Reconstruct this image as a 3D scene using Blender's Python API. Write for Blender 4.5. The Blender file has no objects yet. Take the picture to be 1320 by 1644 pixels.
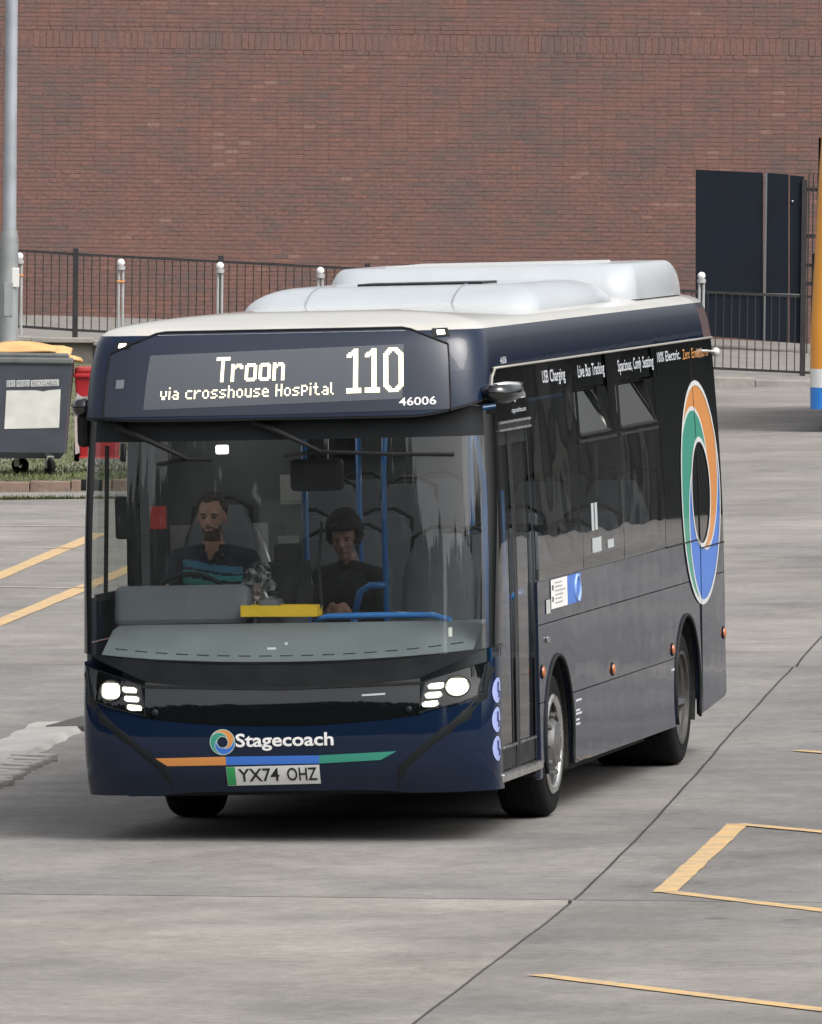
import bpy, bmesh, math, random
from mathutils import Vector, Matrix
from mathutils.geometry import tessellate_polygon
random.seed(11)
sc = bpy.context.scene
COL = sc.collection
R = math.radians

# ------------------------------------------------------------------ camera
CAM = Vector((11.0951, -55.2179, 3.9412))
FW = Vector((-0.18420, 0.98218, -0.03743)).normalized()
RT = Vector((0.98288, 0.18388, -0.01175))
RT = (RT - FW * RT.dot(FW)).normalized()
UP = RT.cross(FW)
FPX = 16345.23                      # focal length in photograph pixels (1320 wide)
cd = bpy.data.cameras.new('camera')
cam = bpy.data.objects.new('camera', cd)
COL.objects.link(cam)
cd.sensor_fit = 'HORIZONTAL'
cd.sensor_width = 36.0
cd.lens = FPX / 1320 * 36.0
cd.clip_start = 1.0
cd.clip_end = 3000
M = Matrix((RT, UP, -FW)).transposed().to_4x4()
M.translation = CAM
cam.matrix_world = M
sc.camera = cam

# ------------------------------------------------------------------ daylight (thin bright cloud)
SUN_EL, SUN_AZ = 52.0, 122.0        # azimuth clockwise from +y (rear of the bus) towards +x
w = bpy.data.worlds.new('World')
sc.world = w
w.use_nodes = True
nt = w.node_tree
nt.nodes.clear()
out = nt.nodes.new('ShaderNodeOutputWorld')
bg = nt.nodes.new('ShaderNodeBackground')
sky = nt.nodes.new('ShaderNodeTexSky')
sky.sky_type = 'NISHITA'
sky.sun_disc = False
sky.sun_elevation = R(SUN_EL)
sky.sun_rotation = R(SUN_AZ)
sky.air_density = 1.0
sky.dust_density = 7.0
hs = nt.nodes.new('ShaderNodeHueSaturation')   # thin cloud takes most of the blue out of the sky
hs.inputs['Saturation'].default_value = 0.22
nt.links.new(sky.outputs[0], hs.inputs['Color'])
nt.links.new(hs.outputs[0], bg.inputs[0])
bg.inputs[1].default_value = 0.15
nt.links.new(bg.outputs[0], out.inputs[0])
sd = bpy.data.lights.new('sun', 'SUN')
sd.energy = 0.5
sd.angle = R(28)
sd.color = (1.0, 0.93, 0.84)
sun = bpy.data.objects.new('sun', sd)
COL.objects.link(sun)
dirv = Vector((math.sin(R(SUN_AZ)) * math.cos(R(SUN_EL)), math.cos(R(SUN_AZ)) * math.cos(R(SUN_EL)), math.sin(R(SUN_EL))))
sun.rotation_euler = dirv.to_track_quat('Z', 'Y').to_euler()
sun.location = (20, 0, 40)
vs = sc.view_settings
vs.view_transform = 'Standard'
vs.look = 'None'
vs.gamma = 1
vs.exposure = 0.6
vs.use_curve_mapping = False
sc.cycles.max_bounces = 10
sc.cycles.transparent_max_bounces = 16
sc.cycles.use_denoising = True

# ------------------------------------------------------------------ materials
MATS = {}
def mat(name, col, rough=.5, metal=0, coat=0, spec=.5, vary=None, bump=None, emit=None, crough=.03, cbump=None, cior=1.5):
    if name in MATS: return MATS[name]
    m = bpy.data.materials.new(name); m.use_nodes = True
    n = m.node_tree; b = n.nodes['Principled BSDF']; L = n.links.new
    b.inputs['Base Color'].default_value = (*col, 1)
    b.inputs['Roughness'].default_value = rough
    b.inputs['Metallic'].default_value = metal
    b.inputs['Coat Weight'].default_value = coat
    b.inputs['Coat Roughness'].default_value = crough
    b.inputs['Coat IOR'].default_value = cior
    b.inputs['Specular IOR Level'].default_value = spec
    if vary or bump or cbump:
        tc = n.nodes.new('ShaderNodeTexCoord')
    if vary:
        scale, amt = vary[:2]
        nz = n.nodes.new('ShaderNodeTexNoise'); nz.inputs['Scale'].default_value = scale; nz.inputs['Detail'].default_value = 6
        L(tc.outputs['Object'], nz.inputs['Vector'])
        mr = n.nodes.new('ShaderNodeMapRange'); mr.inputs[1].default_value = .3; mr.inputs[2].default_value = .7
        mr.inputs[3].default_value = 1 - amt; mr.inputs[4].default_value = 1 + amt
        L(nz.outputs[0], mr.inputs[0])
        mx = n.nodes.new('ShaderNodeVectorMath'); mx.operation = 'SCALE'; mx.inputs[0].default_value = col
        L(mr.outputs[0], mx.inputs['Scale']); L(mx.outputs[0], b.inputs['Base Color'])
        mr2 = n.nodes.new('ShaderNodeMapRange'); mr2.inputs[1].default_value = .3; mr2.inputs[2].default_value = .7
        mr2.inputs[3].default_value = max(0, rough * .8); mr2.inputs[4].default_value = min(1, rough * 1.25)
        L(nz.outputs[0], mr2.inputs[0]); L(mr2.outputs[0], b.inputs['Roughness'])
    for bb, sock in ((bump, 'Normal'), (cbump, 'Coat Normal')):
        if bb:
            nz = n.nodes.new('ShaderNodeTexNoise'); nz.inputs['Scale'].default_value = bb[0]; nz.inputs['Detail'].default_value = bb[2] if len(bb) > 2 else 5
            L(tc.outputs['Object'], nz.inputs['Vector'])
            bp = n.nodes.new('ShaderNodeBump'); bp.inputs['Strength'].default_value = 1.0; bp.inputs['Distance'].default_value = bb[1]
            L(nz.outputs[0], bp.inputs['Height']); L(bp.outputs[0], b.inputs[sock])
    if emit:
        b.inputs['Emission Color'].default_value = (*emit[0], 1); b.inputs['Emission Strength'].default_value = emit[1]
    MATS[name] = m
    return m

def glass(name, tint, wave=0.0, refl=1.0, dust_veil=0.0):
    m = bpy.data.materials.new(name); m.use_nodes = True
    n = m.node_tree; L = n.links.new
    n.nodes.remove(n.nodes['Principled BSDF'])
    o = n.nodes['Material Output']
    t = n.nodes.new('ShaderNodeBsdfTransparent'); t.inputs[0].default_value = (*tint, 1)
    g = n.nodes.new('ShaderNodeBsdfGlossy'); g.inputs['Roughness'].default_value = 0.015; g.inputs['Color'].default_value = (refl, refl, refl, 1)
    f = n.nodes.new('ShaderNodeFresnel'); gb_ = n.nodes.new('ShaderNodeNewGeometry'); io = n.nodes.new('ShaderNodeMapRange')   # same mirror from both faces of the thin pane
    io.inputs[3].default_value = 1.75; io.inputs[4].default_value = 1 / 1.75            # two surfaces: about 8 % head-on
    L(gb_.outputs['Backfacing'], io.inputs[0]); L(io.outputs[0], f.inputs[0])
    mx = n.nodes.new('ShaderNodeMixShader')
    L(f.outputs[0], mx.inputs[0]); L(t.outputs[0], mx.inputs[1]); L(g.outputs[0], mx.inputs[2]); L(mx.outputs[0], o.inputs[0])
    if dust_veil:     # patchy thin road film, its pale diffuse also painting the reflection veil
        df = n.nodes.new('ShaderNodeBsdfDiffuse'); df.inputs[0].default_value = (.55, .58, .6, 1); m2 = n.nodes.new('ShaderNodeMixShader')
        t2 = n.nodes.new('ShaderNodeTexCoord'); z2 = n.nodes.new('ShaderNodeTexNoise'); z2.inputs['Scale'].default_value = 2.4; z2.inputs['Detail'].default_value = 7; z2.inputs['Roughness'].default_value = .7
        r2 = n.nodes.new('ShaderNodeMapRange'); r2.inputs[1].default_value = .3; r2.inputs[2].default_value = .75; r2.inputs[3].default_value = dust_veil * .5; r2.inputs[4].default_value = dust_veil * 1.6
        L(t2.outputs['Object'], z2.inputs['Vector']); L(z2.outputs[0], r2.inputs[0]); L(r2.outputs[0], m2.inputs[0]); L(mx.outputs[0], m2.inputs[1]); L(df.outputs[0], m2.inputs[2]); L(m2.outputs[0], o.inputs[0])
    if wave:
        tc = n.nodes.new('ShaderNodeTexCoord'); nz = n.nodes.new('ShaderNodeTexNoise'); nz.inputs['Scale'].default_value = 1.6; nz.inputs['Detail'].default_value = 1
        bp = n.nodes.new('ShaderNodeBump'); bp.inputs['Distance'].default_value = wave; bp.inputs['Strength'].default_value = 1
        L(tc.outputs['Object'], nz.inputs['Vector']); L(nz.outputs[0], bp.inputs['Height']); L(bp.outputs[0], g.inputs['Normal']); L(bp.outputs[0], f.inputs['Normal'])
    return m

M_NAVY = mat('navy paint', (.006, .014, .036), .45, coat=1, spec=0, cior=1.42, bump=(2.2, .0012, 1), cbump=(2.2, .0016, 1))
M_SIDE = mat('side navy paint', (.010, .017, .036), .45, coat=1, spec=0, bump=(1.7, .003, 2), cbump=(1.3, .009, 2), crough=.04, cior=1.58)
M_BLACKG = mat('gloss black', (.005, .006, .007), .3, coat=1, spec=0, cior=1.75, cbump=(1.5, .001, 1))
M_BLACK = mat('black plastic', (.012, .013, .014), .6, spec=.25, vary=(9, .3))
M_SATIN = mat('satin black', (.011, .013, .015), .4, spec=.22, vary=(6, .2))
M_RUBBER = mat('tyre rubber', (.009, .009, .0095), .9, spec=.15, vary=(14, .35), bump=(60, .004))
M_UNDER = mat('underbody dirt', (.012, .012, .012), .9, vary=(7, .3))
M_SKYCREAM = mat('roof cream sky sheen', (.54, .52, .47), .4, coat=.8, vary=(2.2, .06), cior=1.6)  # pale base colour paints the bright sky reflection on the roof top
M_WHITE = mat('white paint', (.41, .44, .465), .4, coat=.4, vary=(3, .04))
M_LETTER = mat('white vinyl', (.8, .8, .8), .5)
M_STEEL = mat('brushed steel', (.62, .62, .6), .28, metal=1, vary=(18, .12))
M_RIM = mat('rim silver', (.20, .20, .20), .42, metal=.8, vary=(10, .25))
M_RIMD = mat('rim dark', (.06, .058, .055), .6, metal=.3, vary=(10, .25))  # darker, less metallic rim for the rear wheels
M_LED = mat('led dot', (.9, .85, .7), .5, emit=((1.0, .88, .52), 1.15))
M_LAMP = mat('lamp glow', (.9, .9, .8), .4, emit=((1.0, .94, .70), 6.0))
M_MARK = mat('marker glow', (.9, .9, .8), .4, emit=((1.0, .92, .72), 3.0))
M_ORANGE = mat('vinyl orange', (.62, .25, .06), .5, coat=.4)
M_BLUE = mat('vinyl blue', (.035, .16, .58), .5, coat=.4)
M_GREEN = mat('vinyl green', (.03, .27, .19), .5, coat=.4)
M_PLATE = mat('plate white', (.68, .69, .68), .45)
M_PLATEG = mat('plate green', (.03, .33, .10), .45)
M_INT = mat('interior grey', (.125, .14, .15), .6, vary=(5, .12))
M_DASH = mat('dash grey', (.15, .175, .185), .6, vary=(4, .08))
M_SEAT = mat('seat cloth', (.17, .185, .21), .85, vary=(12, .1), bump=(80, .003))
M_RAIL = mat('handrail blue', (.025, .19, .55), .35, coat=.5)
M_YELLOW = mat('yellow plastic', (.80, .52, .02), .45, vary=(8, .1))
M_CEIL = mat('ceiling panel', (.35, .36, .36), .6)
M_PAPER = mat('white paper', (.72, .72, .70), .7, vary=(10, .08))
M_AMBER = mat('amber lens', (.42, .13, .04), .25, coat=.6)
M_BADGE = mat('badge lilac', (.30, .36, .66), .45, coat=.5)
G_SCREEN = glass('windscreen glass', (.87, .90, .89), .0006, dust_veil=.016)
G_SIDE = glass('tinted glass', (.36, .38, .39), .0035, dust_veil=.01)
G_DOOR = glass('door glass', (.5, .52, .52), .004, dust_veil=.015)

# ------------------------------------------------------------------ mesh helpers
class MB:
    def __init__(s): s.v = []; s.f = []; s.m = []
    def add(s, vs, fs, mi=0):
        b = len(s.v); s.v += [tuple(v) for v in vs]; s.f += [tuple(b + i for i in f) for f in fs]; s.m += [mi] * len(fs); return s
    def box(s, c, d, rot=None, mi=0):
        c = Vector(c); h = Vector(d) / 2
        P = [Vector((x * h.x, y * h.y, z * h.z)) for x in (-1, 1) for y in (-1, 1) for z in (-1, 1)]
        if rot is not None: P = [rot @ p for p in P]
        return s.add([c + p for p in P], [(0, 1, 3, 2), (4, 6, 7, 5), (0, 4, 5, 1), (2, 3, 7, 6), (0, 2, 6, 4), (1, 5, 7, 3)], mi)
    def tube(s, path, r, n=10, mi=0, cap=True):
        path = [Vector(p) for p in path]; k = len(path)
        rs = r if isinstance(r, (list, tuple)) else [r] * k
        base = len(s.v); u = None
        for i, p in enumerate(path):
            t = (path[min(i + 1, k - 1)] - path[max(i - 1, 0)]).normalized()
            if u is None: u = t.orthogonal().normalized()
            u = (u - t * u.dot(t)).normalized(); w_ = t.cross(u)
            for j in range(n):
                a = 2 * math.pi * j / n
                s.v.append(tuple(p + (u * math.cos(a) + w_ * math.sin(a)) * rs[i]))
        for i in range(k - 1):
            for j in range(n):
                a, b = base + i * n + j, base + i * n + (j + 1) % n
                s.f.append((a, b, b + n, a + n)); s.m.append(mi)
        if cap:
            s.f.append(tuple(base + j for j in reversed(range(n)))); s.m.append(mi)
            s.f.append(tuple(base + (k - 1) * n + j for j in range(n))); s.m.append(mi)
        return s
    def grid(s, rows, mi=0, close=False):
        b = len(s.v); nr = len(rows); nc = len(rows[0])
        for r_ in rows: s.v += [tuple(p) for p in r_]
        for i in range(nr - 1):
            for j in range(nc if close else nc - 1):
                j2 = (j + 1) % nc
                s.f.append((b + i * nc + j, b + i * nc + j2, b + (i + 1) * nc + j2, b + (i + 1) * nc + j)); s.m.append(mi)
        return s
    def lathe(s, prof, c, axis='x', n=32, mi=0):
        # prof: list of (axial, radius)
        c = Vector(c); rows = []
        for a, r_ in prof:
            row = []
            for j in range(n):
                t = 2 * math.pi * j / n; q = (r_ * math.cos(t), r_ * math.sin(t))
                row.append(c + {'x': Vector((a, q[0], q[1])), 'y': Vector((q[0], a, q[1])), 'z': Vector((q[0], q[1], a))}[axis])
            rows.append(row)
        return s.grid(rows, mi, close=True)
    def ball(s, c, r, nu=14, nv=9, mi=0, rot=None):
        c = Vector(c); r = Vector(r) if not isinstance(r, (int, float)) else Vector((r, r, r)); rows = []
        for i in range(nv + 1):
            a = math.pi * i / nv; rr = max(math.sin(a), 1e-3)
            row = []
            for j in range(nu):
                t = 2 * math.pi * j / nu
                p = Vector((r.x * rr * math.cos(t), r.y * rr * math.sin(t), r.z * math.cos(a)))
                row.append(c + (rot @ p if rot is not None else p))
            rows.append(row)
        return s.grid(rows, mi, close=True)
    def poly(s, pts, mi=0):
        tri = tessellate_polygon([[Vector(p) for p in pts]])
        return s.add(pts, [tuple(t) for t in tri], mi)
    def prism(s, pts, d, mi=0):
        d = Vector(d); n = len(pts); P = [Vector(p) for p in pts]
        tri = tessellate_polygon([P])
        s.add(P + [p + d for p in P], [tuple(t) for t in tri] + [tuple(n + i for i in reversed(t)) for t in tri] + [(i, (i + 1) % n, n + (i + 1) % n, n + i) for i in range(n)], mi)
        return s
    def mesh(s, name):
        me = bpy.data.meshes.new(name); me.from_pydata(s.v, [], s.f); return me
    def build(s, name, m=None, parent=None, smooth=False, bevel=0, auto=None, segs=2):
        me = s.mesh(name)
        ms = m if isinstance(m, (list, tuple)) else [m]
        for x in ms: me.materials.append(x)
        if len(ms) > 1: me.polygons.foreach_set('material_index', s.m)
        bm = bmesh.new(); bm.from_mesh(me)
        if bevel:
            bmesh.ops.remove_doubles(bm, verts=bm.verts, dist=1e-5)
            bmesh.ops.bevel(bm, geom=[e for e in bm.edges if e.is_manifold and e.calc_face_angle(0) > .4], offset=bevel, segments=segs, profile=.6, affect='EDGES', clamp_overlap=True)
        bmesh.ops.recalc_face_normals(bm, faces=bm.faces)
        bm.to_mesh(me); bm.free()
        if smooth: me.polygons.foreach_set('use_smooth', [True] * len(me.polygons))
        if auto: me.set_sharp_from_angle(angle=R(auto))
        o = bpy.data.objects.new(name, me); COL.objects.link(o)
        if parent: o.parent = parent
        return o

def tag(o, label=None, cat=None, group=None, kind=None):
    if label: o['label'] = label
    if cat: o['category'] = cat
    if group: o['group'] = group
    if kind: o['kind'] = kind
    return o
def empty(name, loc=(0, 0, 0), mw=None, parent=None):
    o = bpy.data.objects.new(name, None); COL.objects.link(o)
    o.empty_display_size = .2
    if mw is not None: o.matrix_world = mw
    else: o.location = loc
    if parent: o.parent = parent
    return o
def copy_tree(o, parent=None):
    c = o.copy(); COL.objects.link(c)
    if parent: c.parent = parent
    for ch in o.children: copy_tree(ch, c)
    return c
def lerp_tab(tab):
    def f(t):
        if t <= tab[0][0]: return tab[0][1]
        for (a, b), (c, d) in zip(tab, tab[1:]):
            if t <= c: return b + (d - b) * (t - a) / (c - a)
        return tab[-1][1]
    return f
def smooth_tab(tab):
    xs_ = [a for a, _ in tab]; ys = [b for _, b in tab]; n = len(tab); m = []
    for i in range(n):
        a, b = max(i - 1, 0), min(i + 1, n - 1); m.append((ys[b] - ys[a]) / (xs_[b] - xs_[a]))
    def f(t):
        if t <= xs_[0]: return ys[0]
        if t >= xs_[-1]: return ys[-1]
        for i in range(n - 1):
            if t <= xs_[i + 1]:
                h = xs_[i + 1] - xs_[i]; u = (t - xs_[i]) / h
                return ys[i] * (1 + 2 * u) * (1 - u) ** 2 + m[i] * h * u * (1 - u) ** 2 + ys[i + 1] * u * u * (3 - 2 * u) + m[i + 1] * h * u * u * (u - 1)
    return f
TXT = {}
def text2d(s, bold=0.0):
    """outline text as flat triangles: (verts 2-D scaled so that width 1 = full text, aspect, faces)"""
    key = (s, bold)
    if key not in TXT:
        c = bpy.data.curves.new('t', 'FONT'); c.body = s; c.offset = bold; c.resolution_u = 3
        o = bpy.data.objects.new('t', c); COL.objects.link(o)
        bpy.context.view_layer.update()
        me = o.evaluated_get(bpy.context.evaluated_depsgraph_get()).to_mesh()
        V = [(v.co.x, v.co.y) for v in me.vertices]; Fs = [tuple(p.vertices) for p in me.polygons]
        bpy.data.objects.remove(o); bpy.data.curves.remove(c)
        x0 = min(a for a, b in V); x1 = max(a for a, b in V); y0 = min(b for a, b in V); y1 = max(b for a, b in V)
        TXT[key] = ([((a - x0) / (x1 - x0), (b - y0) / (y1 - y0)) for a, b in V], Fs)
    return TXT[key]
def lettering(name, s, m, parent, fn, bold=0.0):
    V, Fs = text2d(s, bold)
    return MB().add([fn(a, b) for a, b in V], Fs).build(name, m, parent)

# upright frame of the background: the yard has a 2.4 % crossfall, buildings stand plumb
DEL = 0.0238
GZ = Vector((math.sin(DEL), 0, math.cos(DEL)))
GX = Vector((RT.x, RT.y, 0)); GX = (GX - GZ * GX.dot(GZ)).normalized()
GY = GZ.cross(GX)
def at(px, py, depth):
    return CAM + (FW + RT * ((px - 660) / FPX) + UP * ((822 - py) / FPX)) * depth
def put(o, m):
    o.matrix_basis = o.parent.matrix_basis.inverted() @ m
def upright(p):
    m = Matrix((GX, GY, GZ)).transposed().to_4x4(); m.translation = p; return m

# ================================================================== THE SETTING
def concrete():
    m = bpy.data.materials.new('yard concrete'); m.use_nodes = True
    n = m.node_tree; b = n.nodes['Principled BSDF']; L = n.links.new
    tc = n.nodes.new('ShaderNodeTexCoord')
    def noise(scale, detail, rough=.55, vec=None, sx=1, sy=1, rz=0):
        mp = n.nodes.new('ShaderNodeMapping'); mp.inputs['Scale'].default_value = (sx, sy, 1); mp.inputs['Rotation'].default_value = (0, 0, rz)
        L(tc.outputs['Object'], mp.inputs[0])
        z = n.nodes.new('ShaderNodeTexNoise'); z.inputs['Scale'].default_value = scale; z.inputs['Detail'].default_value = detail; z.inputs['Roughness'].default_value = rough
        L(mp.outputs[0], z.inputs['Vector']); return z.outputs[0]
    def rng(s, a, b_, c, d):
        r_ = n.nodes.new('ShaderNodeMapRange'); r_.inputs[1].default_value = a; r_.inputs[2].default_value = b_; r_.inputs[3].default_value = c; r_.inputs[4].default_value = d
        L(s, r_.inputs[0]); return r_.outputs[0]
    def mul(a, c):
        x = n.nodes.new('ShaderNodeMath'); x.operation = 'MULTIPLY'; L(a, x.inputs[0]); L(c, x.inputs[1]); return x.outputs[0]
    big = rng(noise(.16, 4), .35, .66, .86, 1.08)
    mid = rng(noise(1.5, 7, .68), .3, .7, .78, 1.18)
    fine = rng(noise(11, 7, .75), .3, .7, .76, 1.2)
    grit = rng(noise(80, 3, .7), .3, .7, .82, 1.18)
    lane = rng(noise(.55, 3, .5, sx=1, sy=.12, rz=.1), .42, .66, 1.03, .88)      # tyre-darkened lanes along the bays
    stain = rng(noise(.42, 7, .72, sx=1.2, sy=.8), .55, .72, 1.0, .70)           # oil and damp patches
    v = mul(mul(mul(big, mid), mul(fine, grit)), mul(lane, stain))
    vo = n.nodes.new('ShaderNodeTexVoronoi'); vo.inputs['Scale'].default_value = .9; L(tc.outputs['Object'], vo.inputs['Vector'])   # oil drips
    v = mul(v, rng(vo.outputs['Distance'], .035, .075, .62, 1.0))
    oi = n.nodes.new('ShaderNodeObjectInfo')
    cr = n.nodes.new('ShaderNodeMixRGB'); cr.blend_type = 'MIX'
    cr.inputs[1].default_value = (.198, .194, .189, 1); cr.inputs[2].default_value = (.266, .253, .237, 1)
    L(rng(noise(.3, 5, .6), .35, .65, 0, 1), cr.inputs[0])
    m1 = n.nodes.new('ShaderNodeMixRGB'); m1.blend_type = 'MULTIPLY'; m1.inputs[0].default_value = 1
    L(cr.outputs[0], m1.inputs[1]); L(oi.outputs['Color'], m1.inputs[2])
    sc_ = n.nodes.new('ShaderNodeVectorMath'); sc_.operation = 'SCALE'
    L(m1.outputs[0], sc_.inputs[0]); L(v, sc_.inputs['Scale']); L(sc_.outputs[0], b.inputs['Base Color'])
    L(rng(noise(1.4, 5), .3, .7, .72, .94), b.inputs['Roughness'])
    b.inputs['Specular IOR Level'].default_value = .3
    bp = n.nodes.new('ShaderNodeBump'); bp.inputs['Distance'].default_value = .006; bp.inputs['Strength'].default_value = .5
    L(noise(24, 6, .7), bp.inputs['Height']); L(bp.outputs[0], b.inputs['Normal'])
    return m
M_CONC = concrete()
g = MB().add([(-900, -700, -.045), (900, -700, -.045), (900, 1100, -.045), (-900, 1100, -.045)], [(0, 1, 2, 3)]).build('ground', M_CONC)
tag(g, kind='structure'); g.color = (.86, .86, .86, 1)
M_TAR = mat('joint tar', (.028, .027, .026), .8, vary=(3, .4))

JP = [(-30, 4.15), (-11.16, 2.81), (-4.0, 2.31), (3, 1.66), (10.64, .89), (22.54, -.27), (105, -8.2)]
jx0 = smooth_tab(JP)
def jx(y): return jx0(y) + .003 * math.sin(y * 1.1) + .002 * math.sin(y * 3.3 + 1)
def row_a(x): return -4.0 - .1 * (x - 2.31)
def row_b(x): return 18.25 - .1 * (x + .34)
yard = empty('yard_paving'); tag(yard, 'pale worn concrete paving of the bus station yard in wide bays', 'paving', kind='structure')
def slab(col, side, ya, yb, tone):
    # side -1: left of the long joint, +1: right; ya(x), yb(x) the cross joints
    n = 60; gj = .010; gr = .02
    def edge_y(x, f, s): return f(x) + s * gr
    y0 = ya(jx(ya(2)))
    y0, y1 = ya(2) + gr, yb(0) - gr
    J = []
    for i in range(n + 1):
        y = y0 + (y1 - y0) * i / n
        J.append((jx(y) + side * gj, y))
    X = 46 * side
    # fit ends to the sloping cross joints
    J[0] = (J[0][0], ya(J[0][0]) + gr); J[-1] = (J[-1][0], yb(J[-1][0]) - gr)
    out_ = J + [(X, yb(X) - gr), (X, ya(X) + gr)]
    P = [(x, y, 0) for x, y in out_]
    P = [(x, y, 0.0) for x, y in out_]
    if side > 0: P = P[::-1]
    o = MB().prism(P, (0, 0, -.04)).build('concrete_slab', M_CONC, yard)
    o.color = (*tone, 1)
    return o
ROWS = [lambda x: -30 - .1 * x, row_a, row_b, lambda x: 104 - .1 * x]
TONES = {(-1, 0): (1.16, 1.13, 1.08), (1, 0): (.92, .91, .89), (-1, 1): (.90, .895, .89), (1, 1): (.86, .86, .86), (-1, 2): (1.0, .98, .96), (1, 2): (1.0, .99, .98)}
for (s_, k), t_ in TONES.items(): slab(None, s_, ROWS[k], ROWS[k + 1], t_)
tj = MB()
rows = []
for i in range(401):
    y = -30 + 134 * i / 400
    rows.append([(jx(y) - .0115, y, -.006), (jx(y) + .0115, y, -.006)])
tj.grid(rows)
for f in (row_a, row_b):
    tj.grid([[(x, f(x) - .026, -.007), (x, f(x) + .026, -.007)] for x in (-46, -20, 0, 20, 46)])
tj.build('joint_sealant', M_TAR, yard)

# painted lines, each one its own sheet 4 mm up
def paint_mat(name, col, wear):
    m = bpy.data.materials.new(name); m.use_nodes = True
    n = m.node_tree; b = n.nodes['Principled BSDF']; L = n.links.new
    tc = n.nodes.new('ShaderNodeTexCoord'); z = n.nodes.new('ShaderNodeTexNoise'); z.inputs['Scale'].default_value = 5; z.inputs['Detail'].default_value = 8; z.inputs['Roughness'].default_value = .7
    L(tc.outputs['Object'], z.inputs['Vector'])
    r_ = n.nodes.new('ShaderNodeValToRGB'); e = r_.color_ramp.elements
    e[0].position = wear; e[0].color = (*[c * .55 + .1 for c in col], 1); e[1].position = wear + .12; e[1].color = (*col, 1)
    L(z.outputs[0], r_.inputs[0]); L(r_.outputs[0], b.inputs['Base Color']); b.inputs['Roughness'].default_value = .75
    return m
M_YLINE = paint_mat('yellow line paint', (.54, .36, .16), .43)
M_PLINE = paint_mat('pale line paint', (.50, .44, .36), .42)
NL = [0]
def line(a, b_, wd, m, label, endw=None):
    NL[0] += 1; lz = .004 + .0012 * (NL[0] % 3)
    a, b_ = Vector((*a, 0)), Vector((*b_, 0)); t = (b_ - a).normalized(); s_ = Vector((-t.y, t.x, 0)); n = 24; rows = []
    for i in range(n + 1):
        p = a.lerp(b_, i / n); ww = wd / 2 * (1 + random.uniform(-.07, .07)); ww2 = wd / 2 * (1 + random.uniform(-.07, .07))
        rows.append([p + s_ * ww + Vector((0, 0, lz)), p - s_ * ww2 + Vector((0, 0, lz))])
    o = MB().grid(rows).build('road_marking', m)
    return tag(o, label, 'marking', 'painted lines on the yard', 'structure')
line((2.705, -3.52), (2.305, 1.58), .122, M_YLINE, 'short thick yellow line closing the end of the bay box')
line((2.30, 1.56), (4.9, -1.28), .11, M_YLINE, 'thin yellow line forming the far side of the bay box')
line((2.66, -3.40), (5.2, -6.55), .11, M_YLINE, 'thin yellow line forming the near side of the bay box')
line((2.92, -8.59), (5.6, -11.6), .11, M_YLINE, 'lone thin yellow line nearest the bottom edge')
line((1.65, 8.27), (3.6, 6.1), .10, M_YLINE, 'short yellow line level with the rear wheel of the bus')
line((-9.0, 31.0), (-10.45, 43.0), .17, M_YLINE, 'farther of the two long yellow lines beside the bus')
line((-6.6, 18.0), (-9.0, 40.4), .17, M_YLINE, 'nearer of the two long yellow lines beside the bus')
line((-13.5, 45.5), (-10.2, 44.5), .09, M_PLINE, 'faded pale line nearest the grass kerb')
line((-12.5, 40.6), (-9.9, 39.4), .09, M_PLINE, 'faded pale line meeting the farther yellow line')
line((-10.2, 31.8), (-7.9, 31.1), .09, M_PLINE, 'faded pale line between the two long yellow lines')

# ribbed low strip in the yard
M_STRIP = mat('pale strip concrete', (.33, .32, .305), .9, vary=(1.6, .2), bump=(20, .01))
M_CONC2 = mat('kerb concrete', (.27, .255, .235), .9, vary=(2.2, .22), bump=(14, .012))
st = empty('ribbed_strip', (-2.6, 3.9, 0)); tag(st, 'pale worn concrete strip with a ribbed edge beside the bus', 'concrete strip')
def stx(y): return -2.86 - .104 * (y - 4.3)
rows = []
for i in range(41):
    y = 0.5 + 10.5 * i / 40; e = .02 * math.sin(i * 1.9)
    rows.append([(stx(y) - .36 + e - (y > 9.5) * 0, y, .0), (stx(y) - .33 + e, y, .028), (stx(y) + .02, y, .036), (stx(y) + .05 + e * .6, y, .0)])
o = MB().grid(rows).build('strip', M_STRIP, st); o.location = (2.6, -3.9, 0)
for i in range(24):
    y = .6 + i * .29
    j = random.uniform(-.015, .015)
    cx = stx(y) + .10 + j
    q = MB().box((0, 0, .02), (.27, .15, .055)); o = q.build('rib', M_STRIP, st, bevel=.014, segs=2)
    o.location = (cx + 2.6, y - 3.9, 0); o.rotation_euler = (0, random.uniform(-.05, .05), -.5 + random.uniform(-.1, .1)); o.scale = (random.uniform(.9, 1.1), random.uniform(.75, 1.05), random.uniform(.8, 1.15))
pl = MB().box((-3.38, 10.95, .02), (.62, 1.1, .04)).build('drain_cover', mat('drain iron', (.05, .048, .045), .7, vary=(9, .3)), None, bevel=.01)
tag(pl, 'dark flat iron drain cover at the far end of the ribbed strip', 'drain cover')

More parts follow.
